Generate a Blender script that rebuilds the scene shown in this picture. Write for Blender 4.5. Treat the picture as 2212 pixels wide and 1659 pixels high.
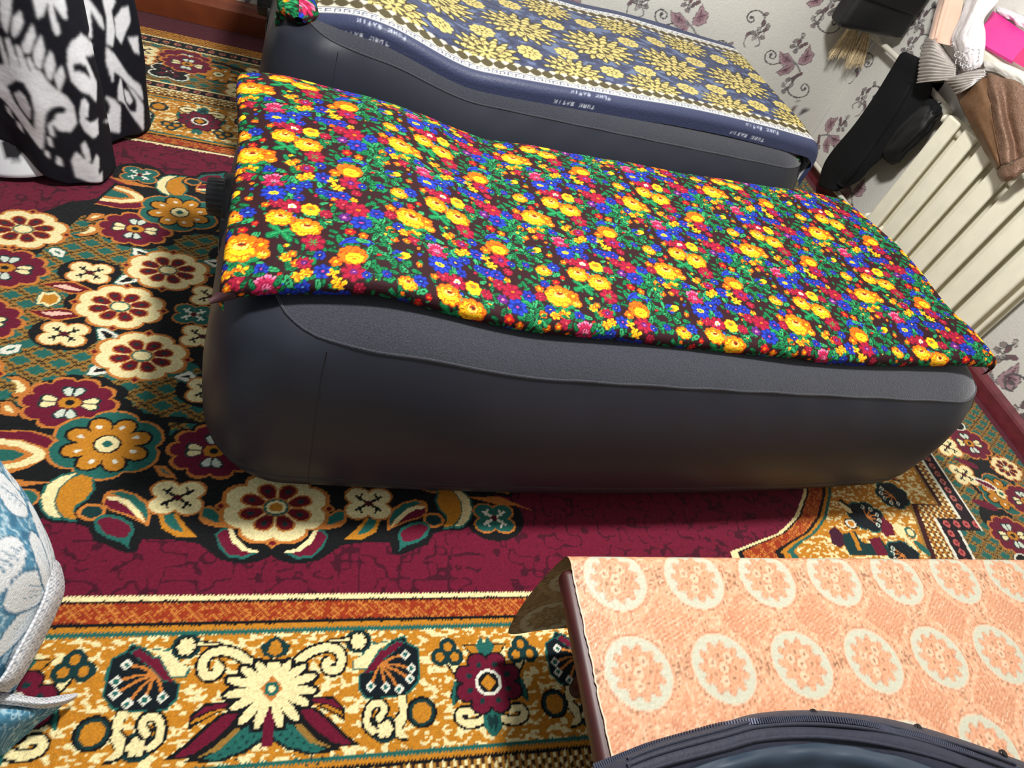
import bpy, bmesh, math, random
import numpy as np
from mathutils import Vector, Matrix

for o in list(bpy.data.objects):
    bpy.data.objects.remove(o, do_unlink=True)
S = bpy.context.scene
COL = S.collection

# ------------------------------------------------------------------ camera
cam_d = bpy.data.cameras.new('camera')
cam = bpy.data.objects.new('camera', cam_d)
COL.objects.link(cam)
AX = ((0.94886213, 0.08584539, 0.30379471), (-0.13716444, -0.75462854, 0.64165542), (0.28433532, -0.65051236, -0.70426351))
cam.matrix_world = Matrix((
    (AX[0][0], -AX[0][1], -AX[0][2], 0.0),
    (AX[1][0], -AX[1][1], -AX[1][2], 0.0),
    (AX[2][0], -AX[2][1], -AX[2][2], 1.35),
    (0, 0, 0, 1)))
cam_d.sensor_width = 36.0
cam_d.lens = 1431.468 / 2212 * 36.0
cam_d.clip_start = 0.02
S.camera = cam

# ------------------------------------------------------------------ world, lights, exposure
w = bpy.data.worlds.new('room_air')
S.world = w
w.use_nodes = True
w.node_tree.nodes['Background'].inputs[0].default_value = (0.97, 0.985, 1.0, 1)
w.node_tree.nodes['Background'].inputs[1].default_value = 0.31
lamp_d = bpy.data.lights.new('ceiling_lamp', 'POINT'); lamp_d.energy = 318; lamp_d.color = (1.0, 0.98, 0.945); lamp_d.shadow_soft_size = 0.15
lamp = bpy.data.objects.new('ceiling_lamp', lamp_d); COL.objects.link(lamp); lamp.location = (0.62, 1.28, 2.42)
S.view_settings.view_transform = 'Standard'
S.view_settings.look = 'None'
S.view_settings.exposure = 0.0
S.view_settings.gamma = 1.0
S.view_settings.use_curve_mapping = False

# ------------------------------------------------------------------ helpers
def lin(c):
    a = np.asarray(c, float) / 255.0
    return np.where(a <= 0.04045, a / 12.92, ((a + 0.055) / 1.055) ** 2.4)

def mat(name, color=(128, 128, 128), rough=0.6, metal=0.0, attr=False, spec=0.5, bump=None, noise=None, sheen=0.0, coat=0.0, alpha=1.0, trans=0.0, sat_noise=None):
    """procedural material: colour from value or from the painted 'pattern' attribute, varied by noise; bump=(scale, strength)"""
    m = bpy.data.materials.new(name); m.use_nodes = True
    nt = m.node_tree; b = nt.nodes['Principled BSDF']
    b.inputs['Roughness'].default_value = rough; b.inputs['Metallic'].default_value = metal
    b.inputs['Specular IOR Level'].default_value = spec
    b.inputs['Sheen Weight'].default_value = sheen
    b.inputs['Coat Weight'].default_value = coat
    b.inputs['Alpha'].default_value = alpha
    b.inputs['Transmission Weight'].default_value = trans
    tc = nt.nodes.new('ShaderNodeTexCoord')
    if attr:
        a = nt.nodes.new('ShaderNodeAttribute'); a.attribute_name = 'pattern'
        src = a.outputs['Color']
    else:
        rgb = nt.nodes.new('ShaderNodeRGB'); rgb.outputs[0].default_value = (*lin(color), 1); src = rgb.outputs[0]
    if noise:
        sc, amt = noise
        n = nt.nodes.new('ShaderNodeTexNoise'); n.inputs['Scale'].default_value = sc; n.inputs['Detail'].default_value = 3
        nt.links.new(tc.outputs['Object'], n.inputs['Vector'])
        r = nt.nodes.new('ShaderNodeMapRange'); r.inputs['From Min'].default_value = 0.3; r.inputs['From Max'].default_value = 0.7
        r.inputs['To Min'].default_value = 1 - amt; r.inputs['To Max'].default_value = 1 + amt
        nt.links.new(n.outputs['Fac'], r.inputs['Value'])
        mx = nt.nodes.new('ShaderNodeVectorMath'); mx.operation = 'SCALE'
        nt.links.new(src, mx.inputs[0]); nt.links.new(r.outputs['Result'], mx.inputs['Scale'])
        src = mx.outputs['Vector']
    nt.links.new(src, b.inputs['Base Color'])
    if bump:
        sc, st = bump
        n2 = nt.nodes.new('ShaderNodeTexNoise'); n2.inputs['Scale'].default_value = sc; n2.inputs['Detail'].default_value = 2
        nt.links.new(tc.outputs['Object'], n2.inputs['Vector'])
        bp = nt.nodes.new('ShaderNodeBump'); bp.inputs['Strength'].default_value = st; bp.inputs['Distance'].default_value = 0.004
        nt.links.new(n2.outputs['Fac'], bp.inputs['Height']); nt.links.new(bp.outputs['Normal'], b.inputs['Normal'])
    return m

def link(name, me, m=None, parent=None):
    o = bpy.data.objects.new(name, me); COL.objects.link(o)
    if m is not None and me is not None and len(me.materials) == 0: me.materials.append(m)
    if parent is not None: o.parent = parent
    return o
def empty(name, loc=(0, 0, 0), rz=0.0):
    o = bpy.data.objects.new(name, None); COL.objects.link(o); o.location = loc; o.rotation_euler = (0, 0, rz)
    o.empty_display_size = 0.05
    return o
def tag(o, label=None, cat=None, group=None, kind=None):
    if label: o['label'] = label
    if cat: o['category'] = cat
    if group: o['group'] = group
    if kind: o['kind'] = kind
    return o

def mesh_np(name, V, F, smooth=True, cols=None):
    """V (n,3), F (m,4) int arrays -> mesh, quickly"""
    me = bpy.data.meshes.new(name)
    V = np.ascontiguousarray(V, np.float32); F = np.ascontiguousarray(F, np.int32)
    k = F.shape[1]
    me.vertices.add(len(V)); me.vertices.foreach_set('co', V.ravel())
    me.loops.add(F.size); me.loops.foreach_set('vertex_index', F.ravel())
    me.polygons.add(len(F)); me.polygons.foreach_set('loop_start', np.arange(0, F.size, k, dtype=np.int32))
    me.polygons.foreach_set('loop_total', np.full(len(F), k, np.int32))
    me.update(calc_edges=True)
    me.polygons.foreach_set('use_smooth', np.full(len(F), smooth))
    if cols is not None:
        a = me.color_attributes.new('pattern', 'FLOAT_COLOR', 'POINT')
        c = np.ones((len(V), 4), np.float32); c[:, :3] = cols
        a.data.foreach_set('color', c.ravel())
    me.update()
    return me
def grid_faces(ny, nx, off=0, wrap=False):
    i = np.arange(ny * nx).reshape(ny, nx) + off
    if wrap:
        i = np.concatenate([i, i[:, :1]], 1)
    return np.stack([i[:-1, :-1], i[:-1, 1:], i[1:, 1:], i[1:, :-1]], -1).reshape(-1, 4)
def sheet(name, P, m, parent=None, cols=None, smooth=True, wrap=False, flip=False):
    """P (ny,nx,3) grid of points -> one mesh object"""
    ny, nx = P.shape[:2]
    F = grid_faces(ny, nx, wrap=wrap)
    if flip: F = F[:, ::-1]
    return link(name, mesh_np(name, P.reshape(-1, 3), F, smooth, None if cols is None else cols.reshape(-1, 3)), m, parent)

def bm_obj(name, bm, m, parent=None, smooth=True):
    me = bpy.data.meshes.new(name); bm.normal_update(); bm.to_mesh(me); bm.free()
    if smooth:
        for p in me.polygons: p.use_smooth = True
    return link(name, me, m, parent)
def add_box(bm, x0, x1, y0, y1, z0, z1, bev=0.0, seg=2):
    r = bmesh.ops.create_cube(bm, size=1.0)
    vs = r['verts']
    for v in vs:
        v.co = Vector((x0 + (v.co.x + .5) * (x1 - x0), y0 + (v.co.y + .5) * (y1 - y0), z0 + (v.co.z + .5) * (z1 - z0)))
    if bev > 0:
        es = list({e for v in vs for e in v.link_edges})
        bmesh.ops.bevel(bm, geom=es, offset=bev, segments=seg, affect='EDGES', profile=0.5)
def box(name, x0, x1, y0, y1, z0, z1, m, parent=None, bev=0.0, smooth=False):
    bm = bmesh.new(); add_box(bm, x0, x1, y0, y1, z0, z1, bev)
    return bm_obj(name, bm, m, parent, smooth)
def tube_np(pts, rad, n=10, closed=False):
    """swept circle; pts (k,3); rad scalar or (k,)"""
    pts = np.asarray(pts, float); k = len(pts)
    rad = np.broadcast_to(np.asarray(rad, float), (k,))
    if closed: t = np.roll(pts, -1, 0) - np.roll(pts, 1, 0)
    else: t = np.gradient(pts, axis=0)
    t /= np.linalg.norm(t, axis=1, keepdims=True) + 1e-12
    up = np.array([0, 0, 1.0]) if abs(t[:, 2]).mean() < .8 else np.array([1.0, 0, 0])
    a = np.cross(t, up); a /= np.linalg.norm(a, axis=1, keepdims=True) + 1e-12
    b = np.cross(a, t)
    th = np.linspace(0, 2 * np.pi, n, endpoint=False)
    V = pts[:, None] + rad[:, None, None] * (np.cos(th)[None, :, None] * a[:, None] + np.sin(th)[None, :, None] * b[:, None])
    return V
def tube(name, pts, rad, m, parent=None, n=10, closed=False, caps=True):
    V = tube_np(pts, rad, n, closed)
    if closed: V = np.concatenate([V, V[:1]], 0)
    k = V.shape[0]
    F = grid_faces(k, n, wrap=True)
    VV = V.reshape(-1, 3)
    me = mesh_np(name, VV, F)
    o = link(name, me, m, parent)
    if caps and not closed:
        bm = bmesh.new(); bm.from_mesh(me); bm.verts.ensure_lookup_table()
        bm.faces.new([bm.verts[i] for i in range(n)]); bm.faces.new([bm.verts[(k - 1) * n + i] for i in range(n)][::-1])
        bm.to_mesh(me); bm.free()
    return o
def crm(C, n):
    """Catmull-Rom resampling of control points along axis 0 to n samples"""
    C = np.asarray(C, float); k = len(C)
    P = np.concatenate([2 * C[:1] - C[1:2], C, 2 * C[-1:] - C[-2:-1]], 0)
    t = np.linspace(0, k - 1, n); i = np.minimum(t.astype(int), k - 2); f = (t - i).reshape((-1,) + (1,) * (C.ndim - 1))
    p0, p1, p2, p3 = P[i], P[i + 1], P[i + 2], P[i + 3]
    return 0.5 * (2 * p1 + (p2 - p0) * f + (2 * p0 - 5 * p1 + 4 * p2 - p3) * f ** 2 + (3 * p1 - p0 - 3 * p2 + p3) * f ** 3)
def loft(C, nu, nv):
    """control grid (a,b,k) -> (nu,nv,k)"""
    A = crm(np.asarray(C, float), nu)
    return np.swapaxes(crm(np.swapaxes(A, 0, 1), nv), 0, 1)
def vnoise(X, Y, s, seed=0):
    """smooth value noise in 0..1"""
    rs = np.random.RandomState(seed); T = rs.rand(64, 64)
    x = X / s; y = Y / s; i = np.floor(x).astype(int); j = np.floor(y).astype(int)
    fx = x - i; fy = y - j; fx = fx * fx * (3 - 2 * fx); fy = fy * fy * (3 - 2 * fy)
    g = lambda a, b: T[b % 64, a % 64]
    return (g(i, j) * (1 - fx) + g(i + 1, j) * fx) * (1 - fy) + (g(i, j + 1) * (1 - fx) + g(i + 1, j + 1) * fx) * fy
def sstep(a, b, x):
    t = np.clip((x - a) / (b - a), 0, 1); return t * t * (3 - 2 * t)

# ------------------------------------------------------------------ pattern painter (flat print and weave)
class Canvas:
    """colour raster in metres; wrap = (Lx, Ly, dy): half-drop style lattice tile"""
    def __init__(s, x0, y0, x1, y1, res, bg=(0, 0, 0), wrap=None):
        s.x0, s.y0, s.res, s.wrap = x0, y0, res, wrap
        s.nx = int(round((x1 - x0) / res)) + (0 if wrap else 1); s.ny = int(round((y1 - y0) / res)) + (0 if wrap else 1)
        s.A = np.empty((s.ny, s.nx, 3), np.float32); s.A[:] = lin(bg)
        s.X = x0 + np.arange(s.nx) * res; s.Y = y0 + np.arange(s.ny) * res
        s.T = [(1, 0, 0, 0, 1, 0)]
    def grid(s): return np.meshgrid(s.X, s.Y)
    def fill(s, mask, c): s.A[mask] = lin(c)
    def poly(s, pts, c, mm=False):
        pts = np.asarray(pts, float)
        if mm: pts = pts / 1000.0
        c = lin(c)
        for (a, b, tx, d, e, ty) in s.T:
            q = np.stack([a * pts[:, 0] + b * pts[:, 1] + tx, d * pts[:, 0] + e * pts[:, 1] + ty], 1)
            if s.wrap:
                Lx, Ly, dy = s.wrap
                for i in (-1, 0, 1):
                    for j in (-2, -1, 0, 1, 2): s._fill(q + [i * Lx, i * dy + j * Ly], c)
            else: s._fill(q, c)
    def _fill(s, q, c):
        i0 = max(int(math.ceil((q[:, 0].min() - s.x0) / s.res)), 0); i1 = min(int((q[:, 0].max() - s.x0) / s.res) + 1, s.nx)
        j0 = max(int(math.ceil((q[:, 1].min() - s.y0) / s.res)), 0); j1 = min(int((q[:, 1].max() - s.y0) / s.res) + 1, s.ny)
        if i1 <= i0 or j1 <= j0: return
        X = s.X[i0:i1][None, :]; Y = s.Y[j0:j1][:, None]
        ins = np.zeros((j1 - j0, i1 - i0), bool)
        n = len(q)
        for k in range(n):
            xa, ya = q[k]; xb, yb = q[(k + 1) % n]
            if ya == yb: continue
            cr = (ya > Y) != (yb > Y)
            ins ^= cr & (X < (xb - xa) * (Y - ya) / (yb - ya) + xa)
        s.A[j0:j1, i0:i1][ins] = c
    def ell(s, cx, cy, rx, ry, c, rot=0.0, n=20):
        t = np.linspace(0, 2 * np.pi, n, endpoint=False)
        x = rx * np.cos(t); y = ry * np.sin(t); cs, sn = math.cos(rot), math.sin(rot)
        s.poly(np.stack([cx + cs * x - sn * y, cy + sn * x + cs * y], 1), c)
    def stroke(s, pts, wd, c, mm=False, taper=False, smooth=0):
        p = np.asarray(pts, float)
        if mm: p = p / 1000.0
        if smooth: p = crm(p, smooth)
        t = np.gradient(p, axis=0); t /= np.linalg.norm(t, axis=1, keepdims=True) + 1e-12
        nrm = np.stack([-t[:, 1], t[:, 0]], 1)
        ww = np.full(len(p), wd / 2.0)
        if taper: ww = ww * np.linspace(1, .25, len(p))
        L = p + nrm * ww[:, None]; R = p - nrm * ww[:, None]
        for k in range(len(p) - 1): s.poly([L[k], L[k + 1], R[k + 1], R[k]], c)
        s.ell(p[0][0], p[0][1], ww[0], ww[0], c, n=8)
    def lobed(s, cx, cy, r, n, depth, c, rot=0.0, ay=1.0, m=None):
        """flower outline with n round lobes"""
        t = np.linspace(0, 2 * np.pi, m or n * 8, endpoint=False)
        rr = r * (1 - depth + depth * np.abs(np.cos(n * (t) / 2.0)) ** 0.6)
        x = rr * np.cos(t + rot); y = rr * np.sin(t + rot) * ay
        s.poly(np.stack([cx + x, cy + y], 1), c)
    def petals(s, cx, cy, r0, r1, wd, n, c, rot=0.0, ay=1.0):
        for k in range(n):
            a = rot + 2 * math.pi * k / n; t = np.linspace(0, 2 * np.pi, 14, endpoint=False)
            l = (r1 - r0) / 2; x = (r0 + r1) / 2 + l * np.cos(t); y = wd / 2 * np.sin(t) * (1 + .35 * np.cos(t))
            s.poly(np.stack([cx + x * math.cos(a) - y * math.sin(a), cy + (x * math.sin(a) + y * math.cos(a)) * ay], 1), c)
    def leaf(s, x, y, L, wd, ang, c, vein=None):
        t = np.linspace(0, np.pi, 8); px = L * (1 - np.cos(t)) / 2; py = wd / 2 * np.sin(t) ** 0.9 * (1 - .25 * np.cos(t))
        p = np.concatenate([np.stack([px, py], 1), np.stack([px[::-1][1:-1], -py[::-1][1:-1]], 1)])
        cs, sn = math.cos(ang), math.sin(ang)
        s.poly(np.stack([x + cs * p[:, 0] - sn * p[:, 1], y + sn * p[:, 0] + cs * p[:, 1]], 1), c)
        if vein is not None: s.stroke([(x, y), (x + cs * L * .85, y + sn * L * .85)], wd * .12, vein)
    def sample(s, X, Y):
        """colours at points (bilinear inside, lattice-wrapped when tiled)"""
        if s.wrap:
            Lx, Ly, dy = s.wrap
            k = np.floor((X - s.x0) / Lx); x = X - k * Lx; y = Y - k * dy
            i = (x - s.x0) / s.res; j = ((y - s.y0) % Ly) / s.res
            return s.A[np.floor(j).astype(int) % s.ny, np.floor(i).astype(int) % s.nx]
        i = np.clip((X - s.x0) / s.res, 0, s.nx - 1.001); j = np.clip((Y - s.y0) / s.res, 0, s.ny - 1.001)
        i0 = i.astype(int); j0 = j.astype(int); fx = (i - i0)[..., None]; fy = (j - j0)[..., None]
        A = s.A
        return (A[j0, i0] * (1 - fx) + A[j0, i0 + 1] * fx) * (1 - fy) + (A[j0 + 1, i0] * (1 - fx) + A[j0 + 1, i0 + 1] * fx) * fy

# ================================================================== SETTING
WX, WY = 2.555, 3.14           # right wall plane, back wall plane
m_floor = mat('floor_boards', (90, 55, 35), 0.6, noise=(6, .2))
fl = box('floor', -1.6, WX + .1, -.6, WY + .1, -.06, -.008, m_floor); tag(fl, kind='structure')

# ------------------------------------------------------------------ carpet weave
MED = {
 'moon_c': [(-398,-504),(-425,-515),(-442,-535),(-445,-566),(-435,-591),(-420,-607),(-400,-610),(-415,-590),(-422,-569),(-421,-543),(-410,-521)],
 'moon_o': [(-407,-521),(-390,-508),(-369,-514),(-361,-545),(-369,-567),(-382,-581),(-381,-597),(-371,-614),(-391,-610),(-408,-594),(-419,-573),(-419,-543)],
 'leaf_o': [(-338,-566),(-335,-546),(-309,-541),(-279,-550),(-255,-567),(-244,-589),(-240,-627),(-260,-615),(-285,-603),(-318,-591),(-335,-579)],
 'leaf_t': [(-327,-550),(-307,-546),(-282,-554),(-258,-574),(-249,-593),(-246,-617),(-260,-594),(-290,-566)],
 'leaf_w': [(-335,-557),(-312,-558),(-290,-566),(-265,-589),(-249,-617),(-269,-602),(-294,-577),(-323,-568)],
 'leaf_b': [(-333,-565),(-309,-568),(-286,-584),(-266,-607),(-260,-612),(-286,-598),(-319,-587),(-332,-577)],
 'bleaf_t': [(-342,-613),(-329,-600),(-299,-603),(-272,-619),(-264,-636),(-270,-661),(-266,-675),(-286,-661),(-310,-653),(-333,-637)],
 'bleaf_b': [(-337,-615),(-324,-606),(-299,-610),(-276,-624),(-271,-636),(-278,-653),(-292,-651),(-316,-643)],
 'oleaf_o': [(-229,-593),(-195,-594),(-177,-617),(-146,-650),(-186,-648),(-217,-629)],
 'oleaf_t': [(-220,-592),(-202,-594),(-188,-617),(-174,-638),(-195,-632),(-214,-614)],
 'tleaf_o': [(-152,-604),(-152,-577),(-131,-574),(-105,-593),(-90,-624),(-113,-624),(-139,-618)],
 'tleaf_t': [(-145,-599),(-146,-581),(-132,-579),(-110,-596),(-102,-613),(-122,-611)],
 'bcres_t': [(-114,-641),(-105,-628),(-92,-622),(-78,-645),(-54,-670),(-24,-680),(-51,-696),(-83,-693),(-103,-671)],
 'bcres_w': [(-93,-625),(-84,-624),(-71,-649),(-48,-672),(-21,-679),(-52,-685),(-80,-662)],
 'bcres_b': [(-110,-643),(-103,-633),(-91,-629),(-80,-658),(-56,-678),(-38,-682),(-55,-690),(-82,-686),(-100,-666)],
 'black_low': [(-520,-486),(-495,-572),(-433,-611),(-413,-621),(-375,-622),(-348,-630),(-333,-658),(-314,-665),(-286,-679),(-265,-686),(-251,-680),(-248,-656),(-205,-653),(-142,-663),(-123,-679),(-96,-699),(-60,-707),(-25,-703),(12,-682),(-7,-456)],
 'bigleaf': [(-579,-408),(-509,-402),(-469,-414),(-457,-425),(-452,-445),(-458,-465),(-483,-494),(-515,-512),(-546,-516)],
 'bigleaf_b': [(-578,-412),(-509,-406),(-471,-418),(-461,-429),(-458,-445),(-475,-444),(-515,-429),(-574,-426)],
 'bigleaf_c': [(-573,-428),(-521,-430),(-480,-447),(-462,-461),(-469,-477),(-497,-495),(-549,-508),(-552,-498),(-508,-484),(-484,-463),(-519,-446),(-569,-441)],
 'bigleaf_t': [(-566,-453),(-527,-454),(-501,-464),(-515,-478),(-554,-490)],
 'black_mid': [(-510,35),(-466,56),(-365,94),(-185,197),(-88,52),(-102,-181),(-165,-245),(-189,-222),(-240,-146),(-294,-94),(-367,-83),(-446,-122),(-464,-156),(-508,-162),(-547,-157),(-565,-114),(-530,-76),(-493,-64)],
 'heart_w': [(-607,0),(-605,23),(-591,20),(-580,28),(-563,14),(-558,0),(-571,-17),(-583,-23),(-599,-19)],
 'heart_o': [(-600,4),(-598,16),(-588,13),(-578,21),(-567,10),(-564,1),(-578,-15),(-596,-13)],
 'spear_r': [(-612,48),(-586,62),(-550,69),(-507,51),(-510,35),(-550,31),(-588,44)],
 'spear_w': [(-591,49),(-564,58),(-516,43),(-552,39)],
 'tl1': [(-445,-235),(-441,-213),(-426,-196),(-420,-220),(-384,-211),(-403,-225),(-429,-236)],
 'tl2': [(-459,-86),(-442,-81),(-403,-105),(-415,-112),(-438,-99),(-431,-130),(-447,-117)],
 'tl3': [(-265,-221),(-232,-197),(-219,-211),(-209,-244),(-236,-233)],
 'tl4': [(-262,-477),(-240,-476),(-222,-491),(-209,-510),(-244,-504)],
 'tl5': [(-632,-179),(-618,-165),(-596,-159),(-595,-184),(-616,-194),(-628,-194)],
 'moon5': [(-596,-261),(-574,-256),(-549,-271),(-539,-291),(-544,-309),(-565,-316),(-573,-308),(-559,-297),(-560,-284),(-575,-272)],
 'cl6': [(-586,-331),(-567,-329),(-544,-349),(-545,-366),(-564,-367),(-576,-364)],
}
BOR = {
 'a_upleaf': [(-132,-63),(-132,-39),(-111,-20),(-54,-17),(-47,-34),(-82,-35),(-107,-47)],
 'a_upleaf_b': [(-130,-44),(-109,-24),(-57,-20),(-54,-26),(-98,-31)],
 'a_upleaf_o': [(-129,-54),(-126,-46),(-97,-33),(-53,-28),(-54,-32),(-85,-33),(-109,-44)],
 'a_leaf': [(-162,-106),(-133,-84),(-108,-59),(-82,-38),(-46,-33),(-41,-51),(-60,-71),(-80,-91),(-116,-104)],
 'a_leaf_b': [(-147,-103),(-125,-85),(-100,-59),(-75,-41),(-51,-38),(-67,-61),(-88,-80),(-117,-100)],
 'a_tleaf': [(-129,-111),(-95,-91),(-63,-65),(-39,-42),(-2,-57),(-1,-84),(-35,-104),(-77,-116)],
 'a_tleaf_g': [(-113,-107),(-86,-92),(-60,-68),(-40,-48),(-48,-69),(-74,-96)],
 'a_tleaf_t': [(-101,-108),(-71,-93),(-45,-66),(-19,-56),(-8,-62),(-7,-80),(-38,-100),(-78,-112)],
 'a_stem': [(-7,-53),(-1,-32),(9,-54),(10,-98),(0,-97)],
 'a_curl': [(-32,27),(-44,48),(-67,65),(-93,72),(-115,67),(-124,51),(-119,31),(-103,28),(-94,40),(-104,48)],
 'a_tip': [(-136,86),(-104,84),(-74,69)],
 'f_body': [(-274,35),(-273,63),(-252,74),(-247,88),(-221,78),(-195,51),(-178,27),(-160,17),(-159,-8),(-172,-24),(-201,-25),(-229,-23),(-252,-19),(-271,1)],
 'f_burg': [(-246,75),(-233,80),(-209,64),(-194,63),(-187,44),(-167,21),(-185,23),(-206,46),(-229,62)],
 'f_cream': [(-224,81),(-190,75),(-172,78),(-167,56),(-147,45),(-149,29),(-173,30),(-189,54),(-198,67)],
 'f_eyes': [(-248,53),(-259,25),(-256,5),(-234,-13),(-208,-8),(-180,-5)],
 'f_root': [(-198,35)],
 'f_ringfl': [(-156,82),(-205,-82)],
 'f_stem': [(-246,-25),(-230,-26),(-235,-56),(-224,-68),(-226,-95),(-240,-101),(-250,-100),(-236,-84),(-251,-61),(-249,-47)],
 'f_ball': [(-276,-57)],
 'f_curl': [(-195,-63),(-205,-48),(-198,-37),(-183,-38),(-174,-54),(-174,-74),(-189,-87)],
}
CMO = {
 'tre': [(-79,74),(-97,54),(-66,53)],
 'tre_stem': [(-75,43),(-59,18)],
 'spike': [(-48,77),(-17,76),(-7,91),(-1,75),(35,76),(8,52),(-12,49),(-31,54)],
 'spike_t': [(-21,72),(-7,93),(3,71),(5,56),(-11,53)],
 'side': [(-51,4),(-70,3),(-79,-19),(-77,-40),(-61,-23),(-42,-21)],
 'botcurl': [(-9,-64),(-29,-72),(-51,-74),(-67,-65),(-62,-52),(-45,-52),(-42,-60)],
 'bot': [(-3,-57),(9,-51),(17,-62),(16,-82),(3,-99),(-6,-81)],
}
K = dict(black=(17, 18, 20), burg=(104, 18, 44), cream=(238, 222, 165), gold=(192, 126, 34), teal=(34, 98, 88), red=(104, 16, 28),
         brick=(150, 52, 24), oran=(196, 120, 52), white=(228, 226, 208), ltg=(150, 112, 50), dteal=(18, 52, 52), maroon=(70, 14, 30))
CX, CY = -0.026, 1.374
def mm(a): return np.asarray(a, float) / 1000.0
def fat(p, d):
    """polygon grown outwards by about d metres"""
    p = np.asarray(p, float); c = p.mean(0); v = p - c; r = np.linalg.norm(v, axis=1, keepdims=True) + 1e-9
    return c + v * (1 + d / r)
AY = 0.78
def cream_flower(cv, x, y, r=.101, inner=True):
    cv.lobed(x, y, r * 1.07, 8, .16, K['teal'] if not inner else K['oran'], rot=.39, ay=AY); cv.lobed(x, y, r * .98, 8, .15, K['cream'], rot=.39, ay=AY)
    for k in range(4):
        a = k * math.pi / 2; px, py = x + r * 1.0 * math.cos(a), y + r * 1.0 * AY * math.sin(a)
        cv.poly([(px - .014, py), (px, py + .012), (px + .014, py), (px, py - .012)], K['oran']); cv.poly([(px - .008, py), (px, py + .007), (px + .008, py), (px, py - .007)], K['red'])
    cv.petals(x, y, r * .2, r * .72, r * .36, 8, K['oran'], rot=.39, ay=AY)
    cv.petals(x, y, r * .22, r * .68, r * .28, 8, K['red'], rot=.39, ay=AY)
    cv.petals(x, y, r * .42, r * .56, r * .10, 8, K['dteal'], rot=.39, ay=AY)
    cv.ell(x, y, r * .27, r * .27 * AY, K['oran']); cv.ell(x, y, r * .24, r * .24 * AY, K['teal']); cv.ell(x, y, r * .19, r * .19 * AY, K['cream'])
def small_flower(cv, x, y, r=.047, c='cream', d='black', o='oran'):
    for sx in (-1, 1):
        for sy in (-1, 1): cv.ell(x + sx * r * .5, y + sy * r * .5 * AY, r * .62, r * .62 * AY, K[o])
    for sx in (-1, 1):
        for sy in (-1, 1): cv.ell(x + sx * r * .48, y + sy * r * .48 * AY, r * .53, r * .53 * AY, K[c])
    for sx in (-1, 1):
        for sy in (-1, 1):
            cv.stroke([(x, y), (x + sx * r * .6, y + sy * r * .5 * AY)], .006, K[d]); cv.stroke([(x + sx * r * .3, y + sy * r * .62 * AY), (x + sx * r * .45, y + sy * r * .2 * AY)], .005, K[d])
    cv.ell(x, y, r * .16, r * .16, K['maroon'])
def burg_flower(cv, x, y, r=.094, w2='cream'):
    cv.lobed(x, y, r * 1.06, 10, .17, K['oran'], ay=AY); cv.lobed(x, y, r * .96, 10, .16, K['burg'], ay=AY)
    for k in range(4):
        a = k * math.pi / 2
        for s_ in (-.24, .24):
            cv.petals(x, y, r * .24, r * .66, r * .28, 1, K['dteal'], rot=a + s_, ay=AY); cv.petals(x, y, r * .27, r * .60, r * .19, 1, K[w2] if k % 2 == 0 else (206, 214, 196), rot=a + s_, ay=AY)
    cv.ell(x, y, r * .25, r * .23 * AY, K['gold'], n=8); cv.ell(x, y, r * .1, r * .1 * AY, K['black'])
def orange_flower(cv, x, y, r=.11):
    cv.lobed(x, y, r * 1.05, 6, .16, K['oran'], ay=.82, rot=.5); cv.lobed(x, y, r * .99, 6, .15, K['teal'], ay=.82, rot=.5)
    cv.petals(x, y, r * .1, r * .83, r * .46, 8, K['black'], rot=.39, ay=.84); cv.petals(x, y, r * .12, r * .78, r * .36, 8, K['gold'], rot=.39, ay=.84)
    cv.petals(x, y, r * .45, r * .58, r * .09, 8, K['white'], rot=.45, ay=.86)
    cv.ell(x, y, r * .25, r * .23, K['black']); cv.ell(x, y, r * .21, r * .19, K['cream']); cv.ell(x, y, r * .09, r * .08, K['teal'])
def lattice(X, Y, A, mask):
    p = X / .078 + Y / .052; q = X / .078 - Y / .052
    wob = .035 * np.sign(np.sin(X * 520))
    fp = (p + wob) % 1; fq = (q - wob) % 1
    A[mask] = lin(K['ltg'])
    ln = (np.abs(fp - .5) > .455) | (np.abs(fq - .5) > .455)
    A[mask & ln] = lin((52, 36, 20))
    dm = (np.abs(fp - .5) < .31) & (np.abs(fq - .5) < .31)
    A[mask & dm] = lin(K['teal'])
def speckle(X, Y, A, mask):
    n = vnoise(X * .9 + .5 * Y, Y * 1.9 - .3 * X, .0105, 3) + .55 * vnoise(X * .8 - Y * .8, Y * 1.3 + X * .6, .0075, 5)
    A[mask] = lin(K['gold']); A[mask & (n > .90)] = lin(K['cream'])
def hatch(X, Y, A, mask):
    A[mask] = lin(K['brick'])
    n = ((X + Y) / .011) % 1 < .34
    n2 = ((X - Y * 1.2) / .017) % 1 < .26
    nn = vnoise(X, Y, .008, 9)
    A[mask & ((n & (nn > .35)) | (n2 & (nn > .5)))] = lin(K['oran'])

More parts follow.
